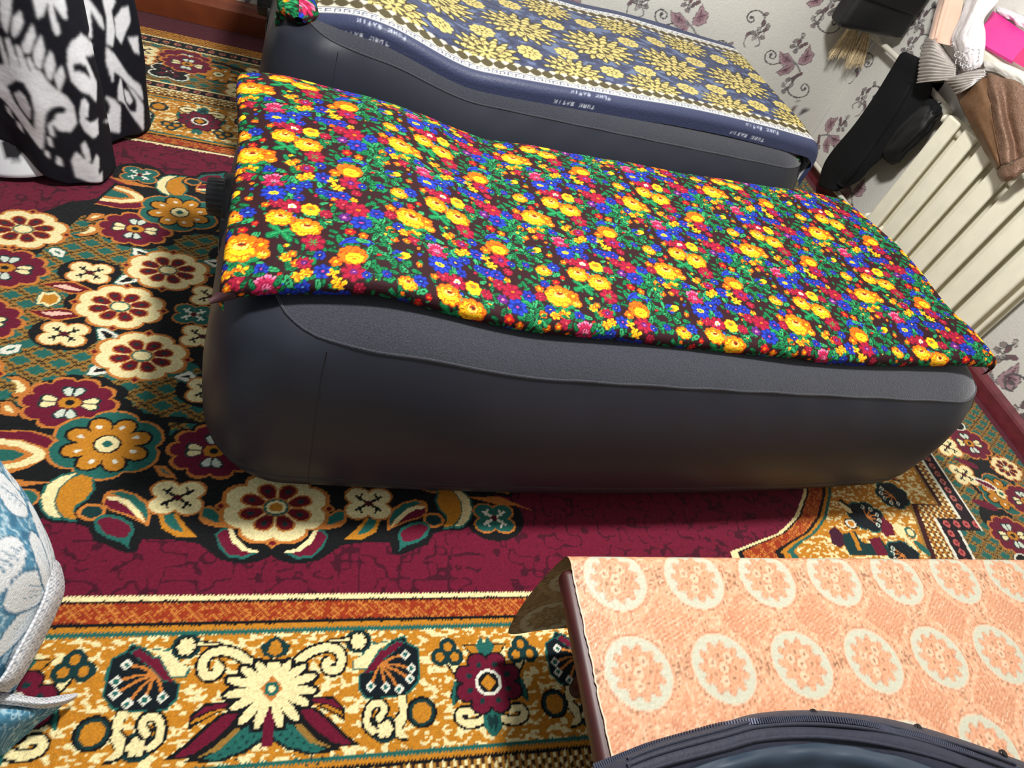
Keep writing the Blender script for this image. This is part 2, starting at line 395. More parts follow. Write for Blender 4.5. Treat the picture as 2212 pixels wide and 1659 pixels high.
def paint_field(cv):
    """central field, medallion and long borders; mirror symmetric in v and (for the medallion) in u"""
    X, Y = cv.grid(); u = X - CX; v = Y - CY; av = np.abs(v); A = cv.A
    jag = .0018 * np.sign(np.sin(X * 900)) * vnoise(X, Y, .01, 2)
    av = av + jag
    # burgundy ground with dark scrolls
    n = vnoise(u, v, .028, 11); n2 = vnoise(u + 3, v, .034, 12)
    A[:] = lin(K['burg'])
    n3 = vnoise(u, v + 7, .019, 13)
    scr = ((np.abs(n - .5) < .055) & (n2 > .5)) | ((np.abs(n3 - .55) < .07) & (n2 < .55) & (n > .35))
    A[scr] = lin((66, 14, 32))
    # black medallion
    T4 = [(sx, 0, CX, 0, sy, CY) for sx in (1, -1) for sy in (1, -1)]
    cv.T = T4
    bl = MED['black_low'] + [(0, 0), (-800, 0), (-720, -300), (-640, -400), (-600, -420)]
    cv.poly(bl, K['black'], True)
    cv.ell(.5, -.586, .075, .062, K['black'])
    for k_, p_ in (('bigleaf', .012), ):
        cv.poly(fat(mm(MED[k_]), p_), K['black'])
    # lattice ground inside the black
    au = np.abs(u); avv = np.abs(v)
    lat = (avv < .37 + .03 * np.sin(au * 20)) & (au < .70 - avv * .3)
    lat |= (avv >= .36) & (avv < .42) & (au < .25) & (au > .06)
    lattice(u, v, A, lat)
    cv.poly(MED['black_mid'], K['black'], True)
    cv.poly([(-.3, -.12), (0, -.2), (0, .2), (-.3, .12)], K['black'])
    for (x, y) in ((-.348, -.162), (-.427, 0), (-.181, -.256), (-.223, -.077)): cv.ell(x, y, .125, .095, K['black']) if y > -.1 else None
    for (x, y) in ((-.442, -.319), (-.146, -.432)): cv.lobed(x, y, .108, 10, .15, K['black'], ay=AY)
    cv.lobed(-.347, -.429, .122, 8, .1, K['black'], ay=.9)
    for (x, y) in ((-.52, -.113), (-.181, -.256), (-.223, -.077)): small_flower_bg(cv, x, y)
    for nme, c in (('tl1', 'white'), ('tl2', 'white'), ('tl3', 'white'), ('tl5', 'white'), ('tl4', 'oran'), ('moon5', 'oran'), ('cl6', 'oran')):
        p = mm(MED[nme]); cv.poly(fat(p, .005), K['teal'] if c == 'white' else K['black']); cv.poly(p, K[c]); cv.poly(fat(p, -.012), K['black'] if c == 'white' and nme in ('tl1', 'tl2', 'tl3') else K['teal'] if nme in ('tl4', 'tl5') else K['cream'])
    for nme, c in (('bigleaf', 'oran'), ('bigleaf_b', 'burg'), ('bigleaf_c', 'cream'), ('bigleaf_t', 'teal')): cv.poly(MED[nme], K[c], True)
    cv.poly(fat(mm(MED['spear_r']), .006), K['oran']); cv.poly(MED['spear_r'], K['red'], True); cv.poly(MED['spear_w'], (236, 190, 170), True)
    cv.poly(fat(mm(MED['heart_w']), .004), K['teal']); cv.poly(MED['heart_w'], K['cream'], True); cv.poly(MED['heart_o'], K['gold'], True)
    for (x, y) in ((-.345, -.162), (-.427, 0), (-.711, -.254)): cream_flower(cv, x, y)
    for (x, y) in ((-.522, -.114), (-.181, -.256), (-.223, -.077)): small_flower(cv, x, y)
    small_flower(cv, -.255, 0, .045, 'teal', 'white'); 
    for (x, y) in ((-.705, -.095), (-.458, -.321), (-.146, -.432)): burg_flower(cv, x, y)
    orange_flower(cv, -.360, -.428)
    # outer wreath
    for nme, c in (('moon_c', 'teal'), ('moon_o', 'teal')): cv.poly(fat(mm(MED[nme]), .006), K[c])
    cv.poly(MED['moon_c'], K['cream'], True); cv.poly(MED['moon_o'], K['gold'], True)
    cv.ell(-.35, -.595, .026, .02, K['oran']); cv.ell(-.35, -.595, .019, .014, K['dteal'])
    for nme, c in (('leaf_o', 'oran'), ('leaf_t', 'teal'), ('leaf_w', 'cream'), ('leaf_b', 'burg'), ('bleaf_t', 'teal'), ('bleaf_b', 'burg'), ('oleaf_o', 'gold'), ('oleaf_t', 'teal'),
                   ('tleaf_o', 'oran'), ('tleaf_t', 'teal'), ('bcres_t', 'teal'), ('bcres_w', 'cream'), ('bcres_b', 'burg')): cv.poly(MED[nme], K[c], True)
    small_flower(cv, -.2, -.556, .05)
    small_flower(cv, -.499, -.586, .047, 'teal', 'white')
    cv.poly([(.44, -.53), (.52, -.525), (.605, -.563), (.56, -.55), (.5, -.545)], K['oran'])
    cv.T = [(1, 0, CX, 0, sy, CY) for sy in (1, -1)]
    cream_flower(cv, 0, -.573, .112)
    cv.ell(0, -.573, .014, .011, K['gold'])
    # field end on the right: arched spandrel
    # straight borders along the long sides
    cv.T = [(1, 0, 0, 0, 1, 0)]
    def band(a, b, c): A[(av >= a) & (av < b)] = lin(K[c])
    band(.773, .783, 'cream'); band(.783, .788, 'black'); hatch(X, Y, A, (av >= .788) & (av < .825))
    band(.825, .832, 'black'); band(.832, .842, 'gold'); band(.842, .851, 'teal')
    speckle(X, Y, A, (av >= .851) & (av < 1.074))
    band(1.074, 1.082, 'teal'); band(1.082, 1.091, 'gold'); band(1.091, 1.098, 'black')
    # basket band
    b = (av >= 1.098) & (av < 1.138)
    A[b] = lin((168, 118, 48)); ph = ((av - 1.098) / .0095).astype(int)
    A[b & (((X + .011 * (ph % 2)) / .022 % 1) < .24)] = lin(K['cream']); A[b & (((X + .012 + .011 * (ph % 2)) / .022 % 1) < .24)] = lin((60, 36, 22))
    def rings(a0, a1):
        band(a0, a1, 'black'); m_ = (av >= a0) & (av < a1)
        c_ = (a0 + a1) / 2; dx = ((X + .02) % .041 - .0205); rr = np.hypot(dx, (av - c_) * 1.15)
        A[m_ & (rr < .0125)] = lin((178, 110, 86)); A[m_ & (rr < .0065)] = lin(K['maroon'])
    band(1.138, 1.144, 'cream'); rings(1.144, 1.178); band(1.178, 1.186, 'cream')
    ol = (av >= 1.186) & (av < 1.47)
    lattice(u * .95, v, A, ol)
    band(1.47, 1.478, 'cream'); rings(1.478, 1.528); band(1.528, 1.534, 'cream')
    tw = (av >= 1.534) & (av < 1.593)
    A[tw] = lin(K['gold']); A[tw & (((av - 1.534 + .004 * np.sin(X * 330)) / .0145 % 1) < .38)] = lin((70, 44, 20))
    A[av >= 1.593] = lin((74, 12, 28))
    # motifs of the outer lattice border
    cv.T = [(1, 0, ox, 0, sy, CY) for sy in (1, -1) for ox in (-.501, -.501 + .83, -.501 + 1.66, -.501 - .415)]
    cv.ell(.06, -1.36, .2, .07, K['black']); cv.ell(-.12, -1.27, .12, .05, K['black'])
    burg_flower(cv, -.026, -1.395, .098); orange_flower(cv, .1, -1.33, .095); small_flower(cv, .2, -1.235, .06); small_flower(cv, -.06, -1.27, .062, 'black', 'burg', 'white')
    cream_flower(cv, -.2, -1.33, .08); small_flower(cv, .24, -1.40, .05)
    burg_flower(cv, .4, -1.36, .09)
    cv.T = [(1, 0, 0, 0, 1, 0)]

def small_flower_bg(cv, x, y): cv.ell(x, y, .075, .055, K['black'])

def outl(cv, p, c, d=.005):
    cv.poly(fat(p, d), K['black']); cv.poly(p, K[c] if isinstance(c, str) else c)
def paint_border_motifs(cv):
    per = .825
    base = [(-.001 + k * per, sy) for k in (-1, 0, 1, 2) for sy in (1, -1)]
    def TT(cx, sy, sx): return (sx, 0, cx, 0, sy, CY + sy * (.42 - CY))
    cv.T = [TT(cx, sy, sx) for cx, sy in base for sx in (1, -1)]
    B = {k: mm(v) for k, v in BOR.items()}
    # fan blossom
    cv.poly(fat(B['f_body'], .004), K['teal']); cv.poly(B['f_body'], (14, 24, 30))
    rt = B['f_root'][0]
    for e in B['f_eyes']:
        mid = (rt + e) / 2 + [0, .004]
        cv.stroke([rt, mid, e], .005, K['oran']); cv.poly([e + [-.010, 0], e + [0, .011], e + [.010, 0], e + [0, -.011]], K['white']); cv.ell(e[0], e[1], .0045, .0045, K['teal'])
    cv.poly(fat(B['f_burg'], .003), K['teal']); cv.poly(B['f_burg'], K['burg'])
    cv.poly(fat(B['f_cream'], .004), K['teal']); cv.poly(B['f_cream'], K['cream'])
    for c in B['f_ringfl']: cv.ell(*c, .026, .024, K['dteal']); cv.ell(*c, .021, .019, K['black']); cv.lobed(*c, .0165, 6, .3, K['cream'])
    outl(cv, B['f_stem'], 'cream', .005)
    c = B['f_ball'][0]; cv.ell(*c, .030, .029, K['black']); cv.ell(*c, .025, .024, K['dteal']); cv.ell(*c, .019, .019, K['gold'])
    cv.stroke(B['f_curl'], .022, K['black'], smooth=20); cv.stroke(B['f_curl'], .012, K['cream'], smooth=20)
    # daisy spray
    for nme, c in (('a_upleaf', 'black'), ('a_upleaf_b', 'burg'), ('a_upleaf_o', 'gold'), ('a_leaf', 'black'), ('a_leaf_b', 'burg'), ('a_tleaf', 'black'), ('a_tleaf_t', 'teal'), ('a_tleaf_g', 'ltg')): cv.poly(B[nme], K[c])
    for k in range(9):
        q = B['a_tleaf_t'].mean(0) + [(-.05 + k * .011), (-.04 + k * .0085)]
        for j in range(3): cv.ell(q[0] + j * .008, q[1] - j * .009 + .004, .0028, .0022, K['dteal'])
    cv.stroke(B['a_tip'], .012, K['black']); cv.stroke(B['a_tip'], .005, K['cream'])
    cv.stroke(B['a_curl'], .025, K['black'], smooth=26); cv.stroke(B['a_curl'], .0155, K['cream'], smooth=26)
    cv.poly([(-.012, .09), (.0, .098), (0, .055), (-.02, .06), (-.028, .078)], K['dteal']); cv.poly([(-.008, .085), (0, .09), (0, .06), (-.014, .066)], K['gold'])
    pt = [(-100, .078), (-62, .062), (100, .05), (150, .07), (172, .082), (195, .08), (214, .078), (238, .085), (258, .08)]
    for a, l in ((118, .062), (142, .072), (164, .082), (186, .080), (207, .076), (232, .082), (254, .078), (96, .055)):
        ar = math.radians(a); cv.petals(0, 0, .01, l + .007, .029, 1, K['black'], rot=ar, ay=.9)
    for a, l in ((118, .062), (142, .072), (164, .082), (186, .080), (207, .076), (232, .082), (254, .078), (96, .055)):
        ar = math.radians(a); cv.petals(0, 0, .0, l, .0165, 1, K['cream'], rot=ar, ay=.9)
    cv.poly(B['a_stem'], K['burg'])
    cv.ell(0, 0, .034, .030, K['cream']); cv.poly([(-.02, 0), (0, .024), (.02, 0), (0, -.024)], K['oran']); cv.ell(0, 0, .013, .013, K['teal']); cv.ell(0, 0, .006, .006, K['cream'])
    # rosette between the fans
    base2 = [(.414 + k * per, sy) for k in (-2, -1, 0, 1) for sy in (1, -1)]
    cv.T = [(sx, 0, cx, 0, sy, CY + sy * (.411 - CY)) for cx, sy in base2 for sx in (1, -1)]
    Cm = {k: mm(v) for k, v in CMO.items()}
    cv.stroke(Cm['tre_stem'], .022, K['black']); cv.stroke(Cm['tre_stem'], .013, K['cream'])
    for c in Cm['tre']: cv.ell(*c, .019, .018, K['dteal'])
    for c in Cm['tre']: cv.ell(*c, .009, .009, K['gold'])
    cv.poly(Cm['spike'], K['black']); cv.poly(fat(Cm['spike'], -.004), K['gold'])
    cv.poly(Cm['spike_t'], K['teal'])
    outl(cv, Cm['side'], 'dteal', .002); cv.stroke([Cm['side'][1], Cm['side'][3]], .006, K['teal'])
    cv.stroke(Cm['botcurl'], .022, K['black'], smooth=24); cv.stroke(Cm['botcurl'], .013, K['cream'], smooth=24)
    cv.poly(fat(Cm['bot'], .003), K['teal']); cv.poly(fat(Cm['bot'], -.008), K['dteal'])
    cv.lobed(0, 0, .074, 8, .2, K['black'], ay=.86, rot=.39)
    cv.petals(0, 0, .015, .070, .036, 8, K['burg'], rot=.39, ay=.86)
    cv.petals(0, 0, .036, .05, .011, 8, K['dteal'], rot=.39, ay=.86)
    cv.ell(0, 0, .028, .026, K['white']); cv.ell(0, 0, .022, .02, K['black']); cv.poly([(-.017, 0), (0, .017), (.017, 0), (0, -.017)], K['gold'])
    cv.T = [(1, 0, 0, 0, 1, 0)]

def paint_right_end(cv):
    """arched spandrel, speckled end border, zigzag guard and outer lattice at the right end of the carpet"""
    X, Y = cv.grid(); A = cv.A; v = np.abs(Y - CY)         # v=.67 -> y=.704
    y = CY - v                                             # folded to the lower half
    arc = np.interp(y, [.60, .704, .707, .762, .785, .82, .87, .897, 1.0, 1.1, 1.374], [1.10, 1.11, 1.115, 1.286, 1.325, 1.376, 1.42, 1.444, 1.50, 1.53, 1.55])
    d = X - arc
    slope = np.interp(y, [.7, .76, .82, .9, 1.374], [.45, .75, .85, .93, 1])
    d = d * slope
    m = d > 0
    m &= y > .60
    zig = np.select([y > 1.15, y > .88, y > .735], [1.965, 1.955, 1.845], 1.79)
    tz = np.interp(y, [.5, .691, .8761, .8762, 1.2], [1.76, 1.80, 1.85, 1.966, 1.925 + .04])
    tz = np.where(y < .8765, np.interp(y, [.5, .691, .876], [1.75, 1.800, 1.853]), 1.966 - .0 * y)
    speckle(X, Y, A, m & (d > .06))
    def B(a, b, c): A[m & (d >= a) & (d < b)] = lin(K[c])
    B(0, .011, 'cream'); B(.011, .018, 'black'); hatch(X, Y, A, m & (d >= .018) & (d < .066)); B(.066, .076, 'black'); B(.076, .086, 'gold'); B(.086, .096, 'teal')
    # pieces of the end border
    def guard(e, c): A[(X >= e) & (y > .30)] = lin(K[c])
    step = .8765
    A[(X >= tz - .014)] = lin(K['ltg']); A[(X >= tz - .004)] = lin((58, 18, 24))
    e0 = np.where(y < .875, np.interp(y, [.5, .691, .875], [1.77, 1.817, 1.868]), 1.976)
    ck = X >= e0
    A[ck] = lin(K['gold']); chk = ((np.floor(X / .0115) + np.floor(Y / .0085)) % 2) == 0
    A[ck & chk] = lin((112, 66, 28)); A[ck & ~chk & (((X * 40) % 1) < .5)] = lin(K['cream'])
    e1 = np.where(y < .83, np.interp(y, [.5, .688, .83], [1.89, 1.905, 1.917]), 2.024)
    A[X >= e1 - .012] = lin(K['white']); rg = X >= e1
    A[rg] = lin((30, 16, 24))
    for sy in (1, -1):
        cv.T = [(1, 0, 0, 0, sy, CY - sy * CY)]
        for k in range(34):
            yy = .904 + .0315 * (k - 1)
            if yy < 1.40: cv.lobed(2.046, yy, .0125, 4, .1, (176, 96, 86)); cv.ell(2.046, yy, .006, .005, K['maroon'])
        for k in range(4): cv.lobed(1.946 + .041 * k, .809, .0135, 4, .1, (190, 90, 86)); cv.ell(1.946 + .041 * k, .809, .007, .005, (130, 20, 40))
        for k in range(8): cv.lobed(1.938 - .002 * k, .775 - .0315 * k, .0125, 4, .1, (190, 90, 86)); cv.ell(1.938 - .002 * k, .775 - .0315 * k, .006, .005, (130, 20, 40))
    e2 = np.where(y < .787, np.interp(y, [.5, .688, .787], [1.95, 1.962, 1.975]), 2.074)
    A[X >= e2] = lin(K['white']); A[X >= e2 + .010] = lin(K['ltg'])
    lattice(X, Y * 1.0, A, X >= e2 + .010)
    A[X >= 2.50] = lin((88, 14, 36))
    for sy in (1, -1):
        cv.T = [(1, 0, 0, 0, sy, CY - sy * CY)]
        for (x, yy, a, b) in ((2.28, .99, .12, .09), (2.2, .86, .1, .05), (2.33, 1.04, .1, .06), (2.25, 1.25, .13, .06), (2.3, .72, .12, .05)): cv.ell(x, yy, a, b, K['black'], rot=.5)
        orange_flower(cv, 2.283, .93, .098); burg_flower(cv, 2.303, 1.143, .092); burg_flower(cv, 2.2, .772, .092); burg_flower(cv, 2.375, .905, .085)
        small_flower(cv, 2.181, 1.118, .05); small_flower(cv, 2.167, 1.001, .05); cream_flower(cv, 2.40, 1.04, .066); small_flower(cv, 2.28, 1.25, .058, 'black', 'burg', 'white'); small_flower(cv, 2.2, .66, .058, 'black', 'burg', 'white')
        cv.leaf(2.2, .99, .09, .03, -.5, K['white']); cv.leaf(2.205, .985, .075, .02, -.5, K['burg'])
        cv.leaf(2.12, .90, .10, .03, -.3, K['burg']); cv.leaf(2.17, 1.07, .1, .026, -.35, K['burg'])
        # fan blossoms, tulip and leaves on the speckle
        for (x, yy, r, s_) in ((1.79, .905, .062, 1), (1.64, .825, .066, -1), (1.70, .70, .06, 1)):
            cv.lobed(x, yy, r * 1.07, 7, .16, K['teal'], rot=.3, ay=.78); cv.lobed(x, yy, r, 7, .15, (14, 24, 30), rot=.3, ay=.76)
            for k in range(5):
                a = 2.3 + k * .62 + (0 if s_ > 0 else 3.0); ex, ey = x + r * .68 * math.cos(a), yy + r * .5 * math.sin(a)
                cv.stroke([(x, yy), (ex, ey)], .004, K['oran']); cv.poly([(ex - .009, ey), (ex, ey + .009), (ex + .009, ey), (ex, ey - .009)], K['white']); cv.ell(ex, ey, .004, .004, K['teal'])
        cv.poly([(1.68, .80), (1.70, .83), (1.72, .80), (1.71, .765), (1.67, .76), (1.665, .78)], K['burg'])
        cv.poly([(1.72, .80), (1.745, .81), (1.76, .785), (1.75, .76), (1.72, .765)], K['cream'])
        cv.poly([(1.555, .87), (1.575, .885), (1.605, .85), (1.60, .835), (1.575, .845)], K['black']); cv.leaf(1.56, .875, .05, .018, -.9, K['cream'])
        cv.ell(1.565, .80, .024, .018, K['black']); cv.ell(1.565, .80, .019, .014, K['white']); cv.ell(1.565, .80, .012, .010, K['gold'])
        cv.poly([(1.47, .775), (1.50, .79), (1.515, .765), (1.51, .735), (1.48, .72), (1.46, .735)], (66, 22, 44))
        cv.poly([(1.515, .765), (1.565, .775), (1.57, .74), (1.60, .735), (1.645, .76), (1.66, .70), (1.50, .70), (1.50, .73)], K['dteal'])
        cv.poly([(1.545, .77), (1.56, .77), (1.555, .715), (1.54, .715)], K['gold']); cv.poly([(1.60, .752), (1.645, .757), (1.64, .70), (1.60, .70)], K['burg'])
        cv.ell(1.775, .775, .02, .018, K['teal']); cv.ell(1.775, .775, .013, .012, K['cream']); cv.leaf(1.74, .77, .06, .018, -1.2, K['cream']); cv.leaf(1.77, .75, .06, .025, -1.0, K['teal'])
        cv.leaf(1.86, .96, .10, .03, 2.6, K['maroon']); cv.leaf(1.855, .965, .085, .018, 2.6, K['oran'])
    cv.T = [(1, 0, 0, 0, 1, 0)]

def carpet_patch(x0, y0, x1, y1, res):
    cv = Canvas(x0, y0, x1, y1, res)
    paint_field(cv); paint_border_motifs(cv)
    if x1 > 1.2: paint_right_end(cv)
    X, Y = cv.grid()
    n = .85 + .3 * np.random.RandomState(4).rand(cv.ny, cv.nx)
    Z = .0015 * np.random.RandomState(5).rand(cv.ny, cv.nx)
    return np.stack([X, Y, Z], -1), cv.A * n[..., None]
def build_carpet():
    V = []; F = []; Cc = []; off = 0
    for a in ((-.95, .10, .85, .90, .003), (-.95, .90, -.02, 2.1, .003), (-.95, 2.1, -.02, 3.098, .0042), (.85, .45, 2.535, 1.65, .0038),
              (-.02, .90, .85, 3.098, .01), (.85, 1.65, 2.535, 3.098, .01), (.85, -.35, 2.535, .45, .03), (-.95, -.35, .85, .10, .012), (-1.5, -.35, -.95, 3.098, .012)):
        P, c = carpet_patch(*a); ny, nx = P.shape[:2]
        P[0, :, 1] = a[1]; P[-1, :, 1] = a[3]; P[:, 0, 0] = a[0]; P[:, -1, 0] = a[2]
        V.append(P.reshape(-1, 3)); Cc.append(c.reshape(-1, 3)); F.append(grid_faces(ny, nx, off)); off += ny * nx
    me = mesh_np('carpet', np.concatenate(V), np.concatenate(F), True, np.concatenate(Cc))
    m = mat('carpet_pile', rough=0.95, attr=True, spec=0.15, sheen=0.15, noise=(260, .10), bump=(420, .5))
    o = link('carpet', me, m)
    tag(o, 'large woven carpet with black, burgundy and gold floral medallion pattern covering the floor', 'carpet')
build_carpet()


# ================================================================== AIR MATTRESSES
m_vinyl = mat('slate_vinyl', (38, 41, 51), 0.45, spec=0.36, bump=(5, .25), noise=(3, .06))
m_flock = mat('charcoal_flock', (50, 52, 60), 0.95, spec=0.15, sheen=0.4, noise=(330, .32), bump=(300, .5))
m_pipe = mat('vinyl_seam', (30, 32, 38), 0.5)
m_blackpl = mat('black_plastic', (24, 25, 28), 0.38)
m_sticker = mat('grey_sticker', (60, 62, 64), 0.35)
m_print = mat('white_print', (150, 152, 155), 0.5)

def bump_x(x, hb):
    return hb * sstep(.68, .30, x)
PROF = [(.34, .004), (.16, .0), (.085, .006), (.045, .026), (.016, .07), (.004, .105), (.006, .112), (.0, .13), (.0, .20), (.004, .26), (.014, .32), (.029, .368), (.042, .397), (.049, .410),
        (.063, .424), (.095, .440), (.15, .451), (.22, .457), (.32, .457), (.44, .457)]
SEAM = 13
def ring(d, L, W, rc=.17):
    """rounded rectangle inset by d, sampled evenly per edge (closed)"""
    r = max(rc - d * .75, .035); x0, x1, y0, y1 = d, L - d, d, W - d
    if y1 - y0 < 2 * r + .01: r = max((y1 - y0) / 2 - .005, .002)
    out = []
    def arc(cx, cy, a0):
        for t in np.linspace(0, 1, 13)[:-1]:
            a = a0 + t * math.pi / 2; out.append((cx + r * math.cos(a), cy + r * math.sin(a)))
    def seg(p, q, n):
        for t in np.linspace(0, 1, n + 1)[:-1]: out.append((p[0] + (q[0] - p[0]) * t, p[1] + (q[1] - p[1]) * t))
    arc(x0 + r, y0 + r, math.pi); seg((x0 + r, y0), (x1 - r, y0), 70); arc(x1 - r, y0 + r, -math.pi / 2); seg((x1, y0 + r), (x1, y1 - r), 30)
    arc(x1 - r, y1 - r, 0); seg((x1 - r, y1), (x0 + r, y1), 70); arc(x0 + r, y1 - r, math.pi / 2); seg((x0, y1 - r), (x0, y0 + r), 30)
    return np.array(out)
def mattress(name, loc, yaw, L, W, hb, label):
    root = empty(name, (loc[0], loc[1], 0.0), yaw); tag(root, label, 'air mattress', 'air mattresses')
    rings = []
    base = [np.concatenate([ring(d_, L, W), np.full((len(ring(d_, L, W)), 1), z_)], 1) for d_, z_ in PROF]
    for k, (d, z) in enumerate(PROF):
        # near the head corners the seam climbs towards the top
        xx = base[k][:, 0]; sh = 2.6 * sstep(.34, .03, xx) * math.exp(-((k - SEAM) / 2.2) ** 2) * (1 if k < len(PROF) - 3 else 0)
        i0 = np.minimum(k + np.floor(sh).astype(int), len(PROF) - 2); fr = (k + sh - i0)[:, None]; jj = np.arange(len(xx))
        BB = np.array(base); q_ = BB[i0, jj] * (1 - fr) + BB[i0 + 1, jj] * fr
        p = q_[:, :2].copy(); z = q_[:, 2]; wgt = sstep(.12, .42, z)
        zz = z + wgt * bump_x(p[:, 0], hb) + .0025
        # gentle puckers below the seam
        s = np.arange(len(p)); pk = np.exp(-((z - .385) / .03) ** 2) * .006 * np.sin(s * .9) * vnoise(s * 1.0, s * 0, 6.0, 8)
        c = p.mean(0); dirv = (p - c); dirv /= np.linalg.norm(dirv, axis=1, keepdims=True)
        p = p - dirv * pk[:, None]
        bow = .042 * np.sin(np.clip(p[:, 0] / L, 0, 1) * math.pi) * np.clip((.47 - z) / .3, .25, 1) * np.clip(2 * p[:, 1] / W - 1, -1, 1)
        p = p + np.stack([0 * bow, bow], 1)
        p[:, 0] += .05 * sstep(.05, .40, z) * sstep(L * .7, L, p[:, 0])
        # side walls sag in a little between the inner beams
        rings.append(np.concatenate([p, zz[:, None]], 1))
    R = np.array(rings)
    sheet('side_wall', R[:SEAM + 1], m_vinyl, root, wrap=True)
    top = R[SEAM:]
    ny, nx = top.shape[:2]
    F = grid_faces(ny, nx, wrap=True); V = top.reshape(-1, 3)
    me = mesh_np('flocked_top', V, F)
    bm = bmesh.new(); bm.from_mesh(me); bm.verts.ensure_lookup_table()
    bm.faces.new([bm.verts[(ny - 1) * nx + i] for i in range(nx)]); bm.to_mesh(me); bm.free()
    link('flocked_top', me, m_flock, root)
    for ci in (14, 88):
        tube('weld_line', R[3:SEAM, ci], .0012, m_pipe, root, 5)
    tube('seam_piping', R[SEAM], .0028, m_flock, root, 6, closed=True)
    tube('lower_seam', R[6] , .0022, m_pipe, root, 6, closed=True)
    # bottom
    me = mesh_np('base_sheet', R[0], np.arange(nx).reshape(1, nx)); link('base_sheet', me, m_vinyl, root)
    return root
BED1 = ((-.185, .805), math.radians(2.6)); BED2 = ((-.205, 1.985), math.radians(1.5))
BL, BW = 2.0, .985
bed1 = mattress('air_mattress', BED1[0], BED1[1], BL, BW, .042, 'dark air mattress nearest the table, under the bright floral quilt')
bed2 = mattress('air_mattress', BED2[0], BED2[1], BL, BW, .07, 'dark air mattress against the back wall, under the navy and gold quilt')

def pump(root, yl, zl):
    """built-in pump on the head end: oval flange, ribbed dial, label plate"""
    fx = -.004
    def oval(name, x0, x1, cy, cz, ry, rz, m, par, n=40):
        t = np.linspace(0, 2 * np.pi, n, endpoint=False)
        prof = [(x1, .0), (x1, .97), (x0 + (x1 - x0) * .25, 1.0), (x0, 1.0)]
        V = np.array([[(x, cy + ry * k * math.cos(a), cz + rz * k * math.sin(a)) for a in t] for x, k in prof])
        return sheet(name, V, m, par, wrap=True)
    fl_ = oval('pump_flange', .06, .012, yl, zl, .078, .066, m_blackpl, root)
    # dial with ribs
    t = np.linspace(0, 2 * np.pi, 120, endpoint=False); rib = .0022 * (np.sin(t * 22) > -.2)
    prof = [(.014, .043, 1), (-.022, .041, 1), (-.027, .038, 0), (-.027, .033, 0), (-.006, .031, 0), (-.002, .0, 0)]
    V = np.array([[(x, yl + .0 + (r + (rib[i] if f else 0)) * math.cos(a), zl + .012 + (r + (rib[i] if f else 0)) * math.sin(a)) for i, a in enumerate(t)] for x, r, f in prof])
    sheet('dial', V, m_blackpl, root, wrap=True)
    lab = oval('label_plate', .05, .012, yl - .125, zl - .012, .045, .055, m_blackpl, root)
    st = box('sticker', .0095, .0115, yl - .155, yl - .105, zl - .045, zl + .0, m_sticker, lab, .001)
    for k, (a, b) in enumerate(((0, .05), (.012, .04), (.022, .05), (.032, .03))):
        box('printed_line', .0085, .0093, yl - .15, yl - .15 + b * .8, zl - .04 + a, zl - .037 + a, m_print, lab)
    # recess hood above the dial
    tube('rim_ring', [(.0115, yl + .070 * math.cos(a), zl + .058 * math.sin(a)) for a in np.linspace(0, 2 * np.pi, 48, endpoint=False)], .0025, m_blackpl, fl_, 6, closed=True)
pump(bed1, .60, .345)
pump(bed2, .55, .36)

# ================================================================== FLORAL PRINT
FLORAL = {
 'e': [('arc',914,506,32),('leafc',939,467,30),('leafc',939,435,26),('leafc',943,507,26),('leafc',878,493,24),('crim',904,428,26),('peony',903,470,31),('org',873,452,14),('vio',905,428,8),('blue',849,427,20),('blue',816,394,15),('yelo',868,423,14),('yelo',881,399,15),('blue',863,372,16),('blue',887,374,18),('blue',845,378,13),('yelo',875,407,12),('blue',928,422,11),('crim',915,393,13),('yel',909,366,9),('org',869,358,7),('leafc',894,290,22),('leafc',865,312,20),('leafc',958,291,28),('leafc',956,267,28),('leafb',945,316,26),('crim',887,346,18),('blue',953,331,18),('crimo',915,335,27),('vio',890,307,14),('blue',922,295,25),('red',899,260,13),('org',924,251,11),('yelb',861,285,7),('leafc',803,297,26),('leafc',842,291,26),('leafb',775,242,34),('leafc',792,401,24),('crim',763,326,17),('crimw',791,320,23),('yelg',826,317,21),('blue',793,375,19),('pink',755,396,27),('bluey',757,355,27),('blue',804,349,13),('crim',855,310,15),('rose',771,283,29),('rose',819,261,32),('crims',832,221,25),('org',744,318,9),('leafc',697,259,26),('leafc',679,299,22),('rose',688,282,21),('blue',714,296,17),('blue',648,293,11),('leafb',714,171,34),('leafc',688,181,24),('rose',708,205,37),('org',742,210,16),('rose',747,189,13),('blue',678,164,14),('org',665,221,12),('crim',663,197,15),('blue',681,238,12),('red',709,246,10),('red',729,264,8),('leafc',784,147,26),('leafc',813,194,20),('yel',785,182,12),('org',796,191,9),('org',803,169,11),('crim',817,170,17),('vio',817,172,7),('yel',822,147,13),('yel',807,138,13),('blue',844,190,13),('yelb',785,206,6),('org',660,148,12),('yel',687,148,13),('yelo',713,155,16),('org',704,152,11),('blue',745,155,15),('crim',710,130,17),('yelb',649,125,7),('org',692,122,9),('org',667,116,10),('leafc',637,133,20),('leafc',726,140,20),('leafc',674,328,22),('blue',674,350,16),('yelb',685,343,14),('org',713,337,8),('leafc',975,482,20),('leafc',649,415,20)],
}
FLX, FLY = .318, .277
